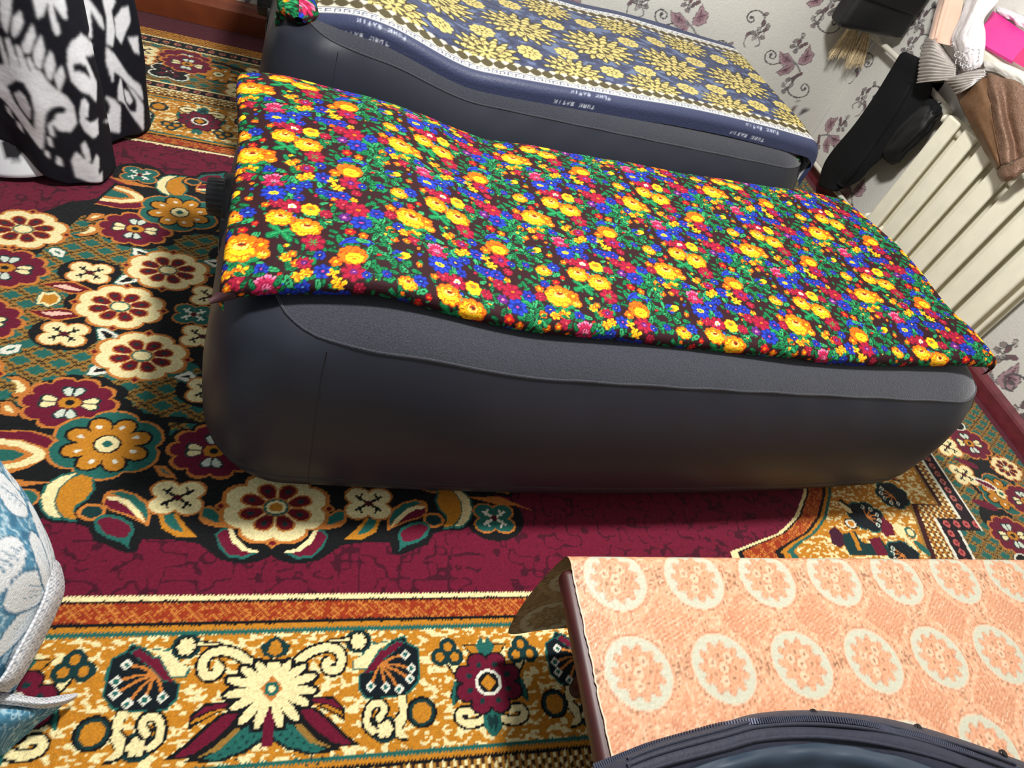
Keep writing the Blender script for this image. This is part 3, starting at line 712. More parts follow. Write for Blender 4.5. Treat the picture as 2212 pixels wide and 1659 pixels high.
def floral_canvas():
    cv = Canvas(0, 0, FLX, FLY, .0011, (44, 17, 22), wrap=(FLX, FLY, FLY / 2))
    G = (12, 116, 64); GD = (7, 52, 32); GL = (52, 156, 96); B1 = (32, 58, 178); B2 = (16, 30, 110); CR = (164, 22, 54); CD = (104, 12, 34)
    YE = (248, 196, 30); OR = (232, 112, 12); OD = (170, 56, 8); RE = (214, 30, 24); PK = (232, 120, 160); WH = (250, 235, 190); VI = (104, 34, 120)
    rnd = random.Random(7)
    def three(x, y, r, n, a, b, c, rot=0, d=.22):
        cv.lobed(x, y, r, n, d, a, rot); cv.petals(x, y, r * .12, r * .95, r * 1.75 / n * 1.6, n, b, rot)
        mid = tuple((np.asarray(a) * .45 + np.asarray(b) * .55).astype(int))
        for k in range(n):
            for q in (-.16, .16):
                t_ = rot + 6.2832 * k / n + q; cv.stroke([(x + r * .35 * math.cos(t_), y + r * .35 * math.sin(t_)), (x + r * .8 * math.cos(t_), y + r * .8 * math.sin(t_))], .0011, mid)
        cv.lobed(x, y, r * .42, n, d, mid, rot + .4)
        if c is not None: cv.ell(x, y, r * .3, r * .26, c)
    # filler leaves and buds
    for k in range(190):
        x, y = rnd.random() * FLX, rnd.random() * FLY; a = rnd.random() * 6.3; l = .010 + .012 * rnd.random()
        cv.leaf(x, y, l * 1.1, l * .62, a, GD); cv.leaf(x, y, l, l * .42, a, rnd.choice((G, G, GL, (24, 132, 78))), GD)
    for k in range(26):
        x, y = rnd.random() * FLX, rnd.random() * FLY; cv.ell(x, y, .0045, .0035, rnd.choice((RE, YE, OR, CR, B1, PK)), rnd.random() * 3)
    def leafc(x, y, r, n=5):
        for k in range(n):
            a = k * 6.283 / n + rnd.random() * .6; l = r * (.8 + .4 * rnd.random())
            x_, y_ = x + r * .28 * math.cos(a), y + r * .28 * math.sin(a); cv.leaf(x_, y_, l * 1.05, l * .5, a, GD); cv.leaf(x_, y_, l * .98, l * .36, a, rnd.choice((G, G, GL))); cv.stroke([(x, y), (x_ + l * .8 * math.cos(a), y_ + l * .8 * math.sin(a))], .0011, GD)
            for q in (.3, .55):
                for s_ in (-1, 1): cv.stroke([(x_ + l * q * math.cos(a), y_ + l * q * math.sin(a)), (x_ + l * (q + .2) * math.cos(a) - s_ * l * .12 * math.sin(a), y_ + l * (q + .2) * math.sin(a) + s_ * l * .12 * math.cos(a))], .0008, GD)
    def rose(x, y, r):
        """ruffled orange-yellow bloom with dark petal strokes"""
        cv.lobed(x, y, r * 1.04, 9, .16, OD, .1, .92); cv.lobed(x, y, r, 9, .18, OR, .1, .92)
        cv.lobed(x - r * .08, y - r * .12, r * .86, 8, .2, YE, .5, .85)
        for k in range(18):
            a = k * .349; cv.stroke([(x + r * .55 * math.cos(a), y + r * .5 * math.sin(a)), (x + r * .84 * math.cos(a), y + r * .78 * math.sin(a))], .0016, OR if k % 3 else OD)
        cv.lobed(x + r * .05, y + r * .18, r * .52, 7, .22, OR, 0, .7); cv.lobed(x + r * .03, y + r * .12, r * .42, 6, .22, (255, 224, 96), .3, .62)
        cv.ell(x + r * .05, y + r * .2, r * .24, r * .15, OD); cv.ell(x + r * .05, y + r * .21, r * .15, r * .09, (90, 40, 30))
        cv.stroke([(x - r * .6, y - r * .25), (x - r * .1, y - r * .55), (x + r * .5, y - r * .4)], .0022, OR, smooth=8)
    for kind, xm, ym, rm in FLORAL['e']:
        x, y, r = xm / 1000., ym / 1000., rm / 1000. * .92
        k_ = math.floor(x / FLX); x -= k_ * FLX; y = (y - k_ * FLY / 2) % FLY
        if kind == 'leafc': leafc(x, y, r)
        elif kind == 'leafb':
            for a in (.4, 2.4, 3.6, 5.4): cv.leaf(x, y, r, r * .5, a, GD); cv.leaf(x, y, r * .93, r * .4, a, G); cv.stroke([(x, y), (x + r * .8 * math.cos(a), y + r * .8 * math.sin(a))], .0015, GL)
        elif kind == 'blue':
            three(x, y, r, 7, B2, B1, None, rnd.random()); cv.lobed(x, y, r * .5, 6, .3, B2, .4); cv.ell(x, y, r * .16, r * .13, rnd.choice(((200, 60, 130), (90, 150, 230), YE)))
        elif kind == 'bluey': three(x, y, r, 9, B2, B1, None); cv.lobed(x, y, r * .42, 6, .3, YE, .4, .6); cv.ell(x, y, r * .14, r * .1, (60, 120, 60))
        elif kind == 'arc':
            t = np.linspace(.25, 2.9, 12); cv.stroke(np.stack([x + r * 1.0 * np.cos(t), y - r * .75 + r * 1.0 * np.sin(t)], 1), .016, B1); cv.stroke(np.stack([x + r * 1.1 * np.cos(t), y - r * .75 + r * 1.1 * np.sin(t)], 1), .003, B2)
        elif kind == 'peony':
            cv.lobed(x, y, r, 10, .15, OD, 0, .9); cv.lobed(x, y, r * .95, 10, .18, (250, 110, 14), 0, .9)
            for k in range(14): a = .1 + k * .22; cv.stroke([(x + r * .4 * math.cos(a), y + r * .35 * math.sin(a)), (x + r * .85 * math.cos(a), y + r * .75 * math.sin(a))], .0014, OD)
            cv.lobed(x + r * .12, y - r * .22, r * .62, 7, .2, YE, .2, .8); cv.stroke([(x - r * .3, y - r * .2), (x + r * .1, y - r * .05), (x + r * .5, y - r * .2)], .002, OR, smooth=8); cv.ell(x + r * .1, y - r * .32, r * .2, r * .1, OR)
        elif kind == 'rose': rose(x, y, r)
        elif kind in ('crim', 'crimo', 'crimw', 'crims'):
            three(x, y, r, 7, CD, CR, None, rnd.random())
            if kind == 'crimo': cv.ell(x + r * .1, y, r * .2, r * .13, OR)
            elif kind == 'crimw': cv.lobed(x, y, r * .36, 5, .3, WH); cv.ell(x, y, r * .15, r * .13, YE); cv.ell(x, y - r * .25, r * .2, r * .1, VI)
            elif kind == 'crims': cv.petals(x, y, 0, r * .4, r * .1, 6, (60, 130, 60))
            else: cv.ell(x, y, r * .14, r * .14, (230, 90, 90))
        elif kind == 'pink':
            three(x, y, r, 9, CD, (190, 36, 84), None)
            for k in range(9): a = .15 + k * .36; cv.petals(x, y, r * .62, r * .95, r * .2, 1, PK, a)
            for k in range(6): a = .4 + k * .45; cv.stroke([(x, y - r * .3), (x + r * .45 * math.cos(a), y - r * .3 + r * .5 * math.sin(a))], .0016, PK)
            cv.ell(x, y - r * .3, r * .16, r * .12, (70, 80, 70))
        elif kind == 'vio': three(x, y, r, 6, (60, 20, 90), VI, PK)
        elif kind == 'red': three(x, y, r, 5, CD, RE, OR)
        elif kind == 'yel': three(x, y, r, 5, OD, YE, OR, rnd.random(), .3)
        elif kind == 'yelg': cv.lobed(x, y, r, 7, .2, OD); cv.lobed(x, y, r * .93, 7, .2, YE); cv.lobed(x, y + r * .25, r * .5, 6, .2, OR, 0, .7); cv.ell(x, y + r * .1, r * .2, r * .12, G)
        elif kind == 'yelo':
            for k in range(4): a = .5 + k * 1.5; cv.leaf(x, y, r, r * .6, a, OD); cv.leaf(x, y, r * .94, r * .5, a, YE); cv.stroke([(x, y), (x + r * .6 * math.cos(a), y + r * .6 * math.sin(a))], .0014, OR)
        elif kind == 'org': three(x, y, r, 5, OD, OR, YE, rnd.random(), .28)
        elif kind == 'yelb': cv.leaf(x - r, y, r * 2.2, r * 1.3, .6, YE); cv.leaf(x - r, y, r * 1.2, r * .8, .6, OR)
    return cv
FL = floral_canvas()

# ================================================================== QUILTS
def span(a0, a1, r0, r1, h0, h1, res, ang=math.pi):
    """1-D param: rolled edge (radius r, total angle ang) then hang h, flat, rolled edge; returns position, drop, arc-length"""
    def edge(r, h, full):
        n = max(int(r * full / res), 4); t = np.linspace(0, full, n + 1)[1:]
        off = r * np.sin(t); dr = r * (1 - np.cos(t)); s = r * t
        if h > 0:
            k = max(int(h / res), 2); q = np.linspace(0, h, k + 1)[1:]
            off = np.r_[off, np.full(k, off[-1])]; dr = np.r_[dr, dr[-1] + q]; s = np.r_[s, s[-1] + q]
        return off, dr, s
    o0, d0, s0 = edge(r0, h0, ang if h0 == 0 else math.pi / 2); o1, d1, s1 = edge(r1, h1, ang if h1 == 0 else math.pi / 2)
    n = int(round((a1 - a0) / res)); f = np.linspace(a0, a1, n + 1)
    return np.r_[a0 - o0[::-1], f, a1 + o1], np.r_[d0[::-1], f * 0, d1], np.r_[a0 - s0[::-1], f, a1 + s1]

m_q1 = mat('floral_cotton', attr=True, rough=.75, spec=.16, sheen=.0, noise=(240, .05), bump=(160, .25))
def quilt_floral():
    root = empty('quilt', (*BED1[0], 0), BED1[1]); tag(root, 'bright multicoloured floral quilt spread over the front air mattress', 'quilt', 'quilts on the air mattresses')
    px, dx, sx = span(.062, 1.955, .017, .016, 0, 0, .0024, math.pi * .8)
    py, dy, sy = span(.138, .862, .018, .02, 0, 0, .0024, math.pi * .8)
    X, Y = np.meshgrid(px, py); SX, SY = np.meshgrid(sx, sy)
    # hem lines are not dead straight
    wav = .012 * np.sin(X * 3.1 + .4) + .006 * np.sin(X * 7.7)
    edge_n = sstep(.35, .12, Y); edge_f = sstep(.6, .86, Y)
    Yw = Y + wav * edge_n * .8 - .010 * edge_f * np.sin(X * 2.6) + edge_n * (-.022 * sstep(.35, .0, X)) + edge_f * .03 * sstep(.3, 0, X)
    Xw = X + .03 * sstep(.3, 0, X) * (-sstep(.5, .86, Y)) + sstep(1.65, 1.96, X) * (.03 * sstep(.35, .12, Y) - .035 * sstep(.5, .86, Y))
    d_in = np.minimum(Y, BW - Y)
    z = .462 + bump_x(X, .058) * (.75 + .35 * np.sin(np.clip(Y / BW, 0, 1) * math.pi)) + .036
    z = z - .013 * sstep(.26, .12, Y) - .012 * sstep(.78, .87, Y) - .015 * sstep(.16, .04, X) ** 1.5
    z = z + .006 * (vnoise(X, Y, .16, 21) - .5) * 2 + .004 * (vnoise(X, Y, .06, 22) - .5) + .012 * sstep(1.5, 1.96, X)
    Z = z - np.meshgrid(dx, py)[0] - np.meshgrid(px, dy)[1]
    cols = FL.sample(SX, SY)
    sheet('cover', np.stack([Xw, Yw, Z], -1), m_q1, root, cols)
    # flat underside
    st = 12
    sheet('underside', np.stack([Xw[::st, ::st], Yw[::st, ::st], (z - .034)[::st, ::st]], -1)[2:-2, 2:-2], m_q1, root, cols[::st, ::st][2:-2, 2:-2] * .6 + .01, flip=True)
    # loose thread corner by the pump
    tube('corner_tip', [(.068, .118, .505), (.046, .108, .500), (.03, .10, .494)], np.array([.012, .009, .004]), mat('maroon_cotton', (58, 22, 28), .7), root, 8)
    return root
quilt_floral()

LET = {'T': [[(0, 1), (1, 1)], [(.5, 1), (.5, 0)]], 'U': [[(0, 1), (0, .2), (.3, 0), (.7, 0), (1, .2), (1, 1)]], 'R': [[(0, 0), (0, 1), (.8, 1), (1, .75), (.8, .5), (0, .5)], [(.5, .5), (1, 0)]],
       'K': [[(0, 0), (0, 1)], [(1, 1), (0, .45), (1, 0)]], 'S': [[(1, .9), (.7, 1), (.2, 1), (0, .75), (.2, .5), (.8, .5), (1, .25), (.8, 0), (.2, 0), (0, .1)]],
       'A': [[(0, 0), (.5, 1), (1, 0)], [(.2, .4), (.8, .4)]], 'I': [[(.5, 0), (.5, 1)]], 'N': [[(0, 0), (0, 1), (1, 0), (1, 1)]]}
def word(cv, txt, x, y, wd, ht, gap, c, lw, flip=1):
    """vector lettering; flip=-1 turns the line of text upside down"""
    for ch in txt:
        if ch != ' ':
            for st in LET[ch]:
                p = np.array(st) * [wd, ht]; p = np.stack([x + flip * p[:, 0], y + flip * p[:, 1]], 1); cv.stroke(p, lw, c)
        x += flip * (wd + gap)
def satin_canvas():
    """navy ground with gold rosettes; q = 0 at the near key line, grows towards the wall"""
    cv = Canvas(-.15, -.16, 2.12, .90, .0024, (58, 66, 96))
    X, Y = cv.grid()
    n = vnoise(X * .8 + Y * .4, Y * 1.5, .03, 31) + .5 * vnoise(X, Y, .012, 32)
    cv.fill((n > .95) & (Y > .05) & (Y < .75), (92, 106, 138)); cv.fill((n < .5) & (Y > .05) & (Y < .75), (44, 50, 78))
    YL = (204, 186, 114); YD = (150, 132, 72); BR = (52, 46, 34); OL = (94, 84, 50)
    def ros(x, y, r, big):
        if big:
            for n_, rr, wd, rt in ((16, 1.14, .24, 0), (13, .92, .30, .2)):
                cv.petals(x, y, r * .3, r * rr, r * wd, n_, BR, rt, .86); cv.petals(x, y, r * .34, r * (rr - .06), r * (wd - .11), n_, YL, rt, .86); cv.petals(x, y, r * .5, r * (rr - .25), r * .06, n_, YD, rt, .86)
            cv.lobed(x, y, r * .70, 12, .3, BR, 0, .86); cv.petals(x, y, r * .1, r * .66, r * .2, 12, YL, 0, .86); cv.lobed(x, y, r * .46, 10, .3, BR, .2, .86)
            for k in range(16): a = k * .3927 + .1; cv.stroke([(x + r * .3 * math.cos(a), y + r * .26 * math.sin(a)), (x + r * .6 * math.cos(a), y + r * .5 * math.sin(a))], .0035, OL)
            cv.petals(x, y, 0, r * .42, r * .16, 8, OL, .1, .86); cv.petals(x, y, 0, r * .38, r * .10, 8, YL, .1, .86); cv.ell(x, y, r * .07, r * .06, BR)
        else:
            cv.lobed(x, y, r * 1.06, 9, .2, BR, 0, .9); cv.lobed(x, y, r, 9, .2, YL, 0, .9)
            for k in range(9): a = k * .698 + .35; cv.stroke([(x + r * .15 * math.cos(a), y + r * .15 * math.sin(a)), (x + r * .75 * math.cos(a), y + r * .68 * math.sin(a))], .0035, OL)
            cv.lobed(x, y, r * .42, 7, .3, OL); cv.lobed(x, y, r * .34, 7, .3, YL, .3); cv.ell(x, y, r * .13, r * .11, BR)
    for k in range(-1, 8):
        x = .225 + .315 * k
        ros(x, .36, .135, True); ros(x + .157, .105, .105, True); ros(x + .157, .63, .105, True)
        for sx, sy in ((0, .21), (0, -.20), (.157, .115), (.157, -.125)): ros(x + sx, .36 + sy, .047, False)
    # near border: brown ovals with white points, then key on white, then plain hem
    def border(y0, s_):
        m0 = lambda a, b: (((Y - y0) * s_ >= a) & ((Y - y0) * s_ < b))
        cv.fill(m0(.030, .080) & ((Y - y0) * s_ < .066 + .014 * np.abs(np.sin(X * math.pi / .042 + 1.57))), (205, 198, 180))
        w_ = np.abs(np.sin(X * math.pi / .042))
        cv.fill(m0(.030, .078) & (np.abs((Y - y0) * s_ - .054) < .002 + .017 * w_ ** .7), (74, 66, 40))
        cv.fill(m0(.0, .028), (226, 226, 222))
        # meander
        u_ = (X / .026) % 1; v_ = ((Y - y0) * s_) / .028
        nv = (58, 66, 96)
        cv.fill(m0(.0, .028) & (v_ > .16) & (v_ < .86) & (((u_ > .12) & (u_ < .26)) | ((v_ > .70) & (u_ > .12) & (u_ < .85)) | ((u_ > .72) & (u_ < .86) & (v_ > .32)) | ((v_ > .3) & (v_ < .44) & (u_ > .42) & (u_ < .86)) | ((v_ < .3) & (u_ < .26))), nv)
    border(0.0, 1); border(.765, -1)
    cv.fill(Y < 0, (58, 64, 92))
    for k in (.42, 1.12, 1.82):
        word(cv, 'TURK SATIN', k, -.012, .0085, .010, .0065, (176, 182, 200), .0026, -1)
        word(cv, 'TURK SATIN', k - .05, -.052, .0085, .010, .0065, (204, 208, 220), .0026, -1)
    return cv
m_q2 = mat('navy_satin', attr=True, rough=.5, spec=.35, noise=(200, .05), bump=(130, .3))
def quilt_satin():
    root = empty('quilt', (*BED2[0], 0), BED2[1]); tag(root, 'navy quilt with gold rosettes and white key border on the back air mattress', 'quilt', 'quilts on the air mattresses')
    cv = satin_canvas()
    px, dx, sx = span(.11, 1.975, .02, .055, 0, .11, .0038, math.pi * .7)
    py, dy, sy = span(.125, .93, .030, .02, .030, 0, .0038, math.pi * .6)
    X, Y = np.meshgrid(px, py); SX, SY = np.meshgrid(sx, sy)
    lift = bump_x(X, .07) * (1.0 + .25 * np.sin(np.clip(Y / BW, 0, 1) * math.pi))
    z = .462 + lift + .055 - .03 * sstep(.3, .12, Y) * (.6 + .4 * np.sin(X * 2.3 + 1)) + .006 * (vnoise(X, Y, .2, 41) - .5) * 2
    z = z - .05 * sstep(.3, .05, X)
    Yw = Y + sstep(.5, .1, Y) * (.018 * np.sin(X * 3.4 + 2.4) + .03 * sstep(.35, .1, X)) + .01 * np.sin(X * 5) * sstep(.7, .93, Y)
    Xw = X + sstep(1.7, 1.95, X) * (-.02 * sstep(.3, .9, Y))
    Z = np.maximum(z - np.meshgrid(dx, py)[0] - np.meshgrid(px, dy)[1], .15)
    cols = cv.sample(SX, SY - .122)
    o = sheet('cover', np.stack([Xw, Yw, Z], -1), m_q2, root, cols)
    # floral lining: rolled lip under the hem and the turned-over head end
    qx = np.linspace(.05, 1.97, 380); t = np.linspace(-.9, 1.2 * math.pi, 26)
    QX, TT = np.meshgrid(qx, t)
    zz = .462 + bump_x(QX, .07) * 1.05 - .014 - .03 * .8
    LY = .128 + .018 * np.sin(QX * 3.4 + 2.4) + .03 * sstep(.35, .1, QX) - .012 - .020 * np.sin(TT)
    LZ = zz - .012 + .020 * np.cos(TT)
    sheet('lining', np.stack([QX, LY, LZ], -1), m_q1, root, FL.sample(QX, .3 + TT * .02))
    hx = np.linspace(0, 1, 40); hy = np.linspace(.09, .9, 240)
    HX, HY = np.meshgrid(hx, hy); a = HX * math.pi * 1.1
    zz = .462 + .07 * (1 + .25 * np.sin(HY / BW * math.pi))
    a = HX * 2 * math.pi; tp = np.clip(np.minimum(HY - .088, .902 - HY) / .05, 0.02, 1) ** .5
    P = np.stack([.085 - .058 * tp * np.sin(a) + .03 * sstep(.3, .09, HY), HY, zz + .006 + .034 * tp * np.cos(a) - .02 * sstep(.25, .09, HY)], -1)
    sheet('head_fold', P, m_q1, root, FL.sample(HX * .12, HY))
    return root
quilt_satin()

# ================================================================== WALLS, BASEBOARDS, SILL
GEO = {
 'corner': [(466,501,380),(467,182,380),(1562,493,380)],
 'ovals': [[(542,454,380),(698,454,380),(857,454,380),(1010,453,380),(1166,452,380)],[(548,300,380),(706,299,380),(865,300,380),(1015,295,380),(1167,293,380)]],
 'jacket': [[(408,164,391),(523,193,391),(656,212,391),(727,221,391),(831,219,391),(939,204,391),(1040,177,391),(1140,144,391),(1261,96,391)],[(404,163,405),(517,191,405),(648,210,405),(719,219,405),(821,217,405),(928,202,405),(1028,176,405),(1126,143,405),(1246,96,405)],[(394,151,425),(503,179,425),(631,197,425),(700,205,425),(799,202,425),(902,188,425),(999,162,425),(1095,131,425),(1211,85,425)],[(384,136,437),(491,162,437),(615,178,437),(682,186,437),(778,183,437),(878,168,437),(973,144,437),(1065,112,437),(1179,68,437)],[(382,118,432),(487,142,432),(610,157,432),(675,164,432),(770,161,432),(868,146,432),(962,121,432),(1053,90,432),(1164,46,432)],[(385,110,420),(491,134,420),(613,149,420),(679,156,420),(774,152,420),(873,137,420),(967,112,420),(1058,81,420),(1170,37,420)]],
 'lining': [[(481,135,440),(573,154,440),(638,163,440),(703,168,440),(770,168,440),(825,159,440),(878,144,440),(948,126,440),(1028,94,440)],[(476,122,443),(566,140,443),(630,148,443),(694,153,443),(760,152,443),(814,143,443),(866,128,443),(934,111,443),(1013,79,443)],[(481,102,420),(572,119,420),(635,127,420),(700,131,420),(765,130,420),(819,121,420),(871,105,420),(940,87,420),(1019,56,420)],[(478,60,400),(566,75,400),(628,81,400),(691,84,400),(754,82,400),(807,72,400),(858,57,400),(925,39,400),(1002,8,400)]],
 'zip': [(423,167,412),(468,177,412),(514,187,412),(574,196,412),(641,205,412),(692,202,432),(742,201,432),(790,199,432),(851,192,432),(900,182,432),(935,171,432),(977,163,432),(1018,147,432),(1064,129,432)],
 'snaps': [(816,214,408),(1005,179,412),(1155,130,412)],
 'robe': [[(-467,571,610),(-452,625,500),(-445,682,330),(-482,755,186)],[(-437,485,600),(-409,534,490),(-399,621,320),(-423,685,180)],[(-419,425,580),(-396,481,470),(-369,563,300),(-379,622,168)],[(-417,393,550),(-392,444,440),(-351,520,270),(-360,571,150)],[(-403,342,530),(-379,392,420),(-360,465,250),(-354,508,138)],[(-390,294,510),(-378,334,400),(-372,407,230),(-366,445,126)],[(-382,256,490),(-376,300,380),(-390,370,210),(-378,403,114)]],
 'trim': [[(-385,625,110),(-365,588,185),(-362,574,215)],[(-367,609,110),(-350,569,185),(-351,552,215)],[(-350,566,110),(-338,530,185),(-343,514,215)],[(-351,523,110),(-341,488,185),(-346,472,215)],[(-359,470,110),(-349,440,185),(-354,428,215)],[(-370,420,110),(-358,396,185),(-362,386,215)],[(-381,400,110),(-372,378,185),(-378,371,215)]],
 'leg_trim': [[(-494,401,160),(-424,400,130),(-378,401,100),(-347,403,70),(-322,414,45),(-308,420,30)],[(-486,386,170),(-416,385,145),(-371,388,115),(-341,390,85),(-316,400,60),(-306,415,32)],[(-487,380,160),(-416,381,135),(-371,382,105),(-344,386,70),(-321,397,45),(-312,409,28)]],
 'leg': [[(-492,388,150),(-423,389,120),(-376,389,90),(-347,392,60),(-324,403,35)],[(-480,354,150),(-419,359,120),(-375,366,90),(-356,378,55),(-337,398,20)],[(-489,324,80),(-434,324,60),(-399,340,30),(-381,360,12),(-361,384,4)]],
 'trousers': [[(2455,2809,712),(2435,2662,733),(2455,2557,725)],[(2455,2807,641),(2443,2649,658),(2455,2502,649)],[(2455,2799,534),(2435,2616,554),(2455,2505,547)],[(2455,2800,373),(2443,2609,400),(2455,2499,415)],[(2455,2823,209),(2435,2603,255),(2455,2533,298)],[(2455,2810,127),(2443,2629,158),(2455,2543,221)],[(2455,2752,54),(2435,2635,100),(2455,2611,119)]],
 'pouch': [(2460,2462,558),(2460,2498,409),(2460,2415,659),(2460,2410,434),(2460,2592,583)],
 'bag': [(2195,3000,728),(2517,2950,760),(2492,2950,900),(2130,3020,785)],
 'brush': [(2340,3060,745),(2394,3060,707),(2313,3060,579),(2433,3060,578),(2418,3050,717),(2439,3050,549),(2511,3050,566)],
 'skirt': [[(2395,2336,743),(2370,2274,791),(2360,2250,826),(2385,2272,852),(2370,2232,868),(2375,2180,876),(2370,2128,891),(2380,2062,896)],[(2385,2244,720),(2360,2186,756),(2355,2164,793),(2365,2171,813),(2345,2126,831),(2370,2109,837),(2360,2065,852),(2370,2010,874)],[(2380,2133,692),(2350,2080,724),(2350,2066,750),(2350,2075,767),(2335,2037,788),(2365,2026,788),(2350,1979,805),(2360,1943,835)],[(2375,2013,666),(2345,1968,691),(2345,1963,707),(2340,1970,720),(2330,1940,744),(2360,1933,746),(2345,1899,762),(2355,1880,796)],[(2372,1915,649),(2345,1900,667),(2340,1894,675),(2335,1888,682),(2330,1867,703),(2355,1875,716),(2345,1852,741),(2350,1844,778)]],
 'hem': [[(2368,1924,657),(2340,1887,679),(2330,1860,702),(2335,1852,721),(2340,1842,747),(2345,1834,778)],[(2360,1883,644),(2330,1842,664),(2320,1816,687),(2325,1812,709),(2330,1805,732),(2335,1797,764)],[(2365,1863,639),(2340,1828,654),(2335,1808,678),(2340,1807,697),(2345,1800,720),(2350,1793,752)]],
 'band_a': [[(2400,2675,824),(2385,2623,840),(2390,2593,837),(2400,2537,822)],[(2390,2645,792),(2370,2579,816),(2375,2526,821),(2390,2456,815)],[(2380,2604,756),(2360,2539,784),(2365,2470,802),(2380,2411,814)],[(2375,2560,722),(2355,2491,753),(2360,2431,778),(2375,2387,801)],[(2380,2533,688),(2360,2459,725),(2360,2403,757),(2375,2368,787)]],
 'band_b': [[(2375,2373,785),(2360,2334,822),(2365,2311,845),(2380,2284,866)],[(2370,2406,761),(2345,2332,795),(2350,2286,825),(2375,2253,850)],[(2370,2361,758),(2345,2302,785),(2350,2273,809),(2370,2258,834)],[(2375,2314,747),(2350,2271,774),(2355,2259,799),(2372,2261,829)]],
 'satin': [[(2470,2873,977),(2440,2785,999),(2460,2757,1014),(2470,2735,1024)],[(2460,2818,940),(2430,2743,959),(2440,2710,974),(2460,2694,984)],[(2440,2763,887),(2410,2685,905),(2420,2648,917),(2450,2633,930)],[(2410,2686,831),(2385,2610,843),(2390,2563,852),(2420,2552,857)],[(2400,2673,822),(2390,2613,833),(2395,2570,846),(2410,2542,856)]],
 'lace': [[(2450,2709,1041),(2410,2623,1060),(2420,2582,1077),(2450,2555,1093)],[(2430,2645,995),(2390,2555,1017),(2400,2516,1034),(2430,2494,1049)],[(2400,2579,939),(2360,2498,952),(2370,2465,963),(2400,2464,983)],[(2390,2549,878),(2350,2471,901),(2355,2430,923),(2390,2408,953)],[(2380,2499,857),(2340,2406,873),(2345,2367,896),(2380,2352,915)],[(2370,2401,834),(2345,2340,847),(2350,2316,863),(2370,2303,878)],[(2375,2362,818),(2355,2318,833),(2360,2303,850),(2375,2300,863)]],
 'gauze': [[(2390,2334,878),(2375,2258,904),(2380,2193,917),(2385,2114,926)],[(2375,2292,871),(2360,2226,893),(2365,2156,902),(2370,2060,907)],[(2380,2278,861),(2370,2218,878),(2372,2146,883),(2378,2044,888)]],
 'box': [(2395,2441,915),(2395,2218,928),(2520,2333,998),(2520,2581,1000),(2430,2152,927)],
 'sill': [(2385,2355,915),(2385,2148,935)],
 'roll': [(2600,2678,1012),(2600,2489,1039)],
 'wcloth': [[(2560,2635,1005),(2550,2549,1021),(2550,2461,1029),(2550,2397,1037)],[(2530,2574,1003),(2510,2494,1015),(2520,2418,1022),(2520,2352,1028)],[(2530,2526,1000),(2520,2472,1005),(2520,2396,1006),(2530,2340,1010)]],
 'paper': [(2660,2728,1048),(2620,2629,1037),(2620,2523,1048),(2660,2603,1075)],
}
WP = {
 'leafL': [(-117,22),(-85,15),(-68,23),(-19,0),(4,-9),(-22,-29),(-62,-32),(-86,-28)],
 'leafR': [(17,86),(41,60),(69,51),(75,14),(48,-7),(14,-10),(7,17),(12,41)],
 'leafD': [(2,-13),(2,-43),(-6,-64),(-41,-82),(-76,-70),(-59,-57),(-52,-40)],
 'stem': [(-24,-6),(18,-19),(57,-46)],
 'berA': [(-66,85),(-43,85),(-43,115),(-67,58),(-22,69),(-36,57),(-39,41),(-8,82)],
 'swA': [(-81,-25),(-115,-43),(-160,-38),(-182,-5),(-160,16),(-126,3),(-128,-17),(-151,-15),(-153,-3)],
 'sprA': [(12,-90),(35,-79),(3,-121),(35,-134),(46,-64),(46,-109),(25,-151),(58,-54)],
 'swA2': [(32,-133),(73,-157),(126,-161),(163,-138),(150,-102),(113,-89),(107,-111),(128,-123),(132,-111)],
 'berB': [(0,77),(13,37),(5,8),(-18,-10),(-37,-22),(11,-18),(41,-19),(38,16),(2,-30),(41,31)],
 'swB': [(3,36),(0,67),(-45,82),(-82,66),(-83,40),(-61,27),(-43,34),(-53,50),(-65,47)],
 'hk1': [(-40,-28),(-35,-67),(-17,-81)],
 'hk2': [(26,-26),(46,-53),(27,-67)],
}
WPOS = {
 'back': [('A',2213,473,1),('A',1582,510,1),('B',1927,551,1),('A',972,415,1),('B',1303,537,1),('A',2165,790,1),('B',2358,215,-1),('B',1827,388,1)],
 'right': [('A',3028,219,1),('B',3149,522,1),('B',2889,720,1),('A',2642,124,-1),('A',1414,94,-1.15),('B',1627,365,1),('B',1272,62,-1.3),('B',2933,821,1),('B',2959,443,1)],
}
def gp(k): return np.asarray(GEO[k], float) / 1000.0
WALLC = (212, 210, 203)
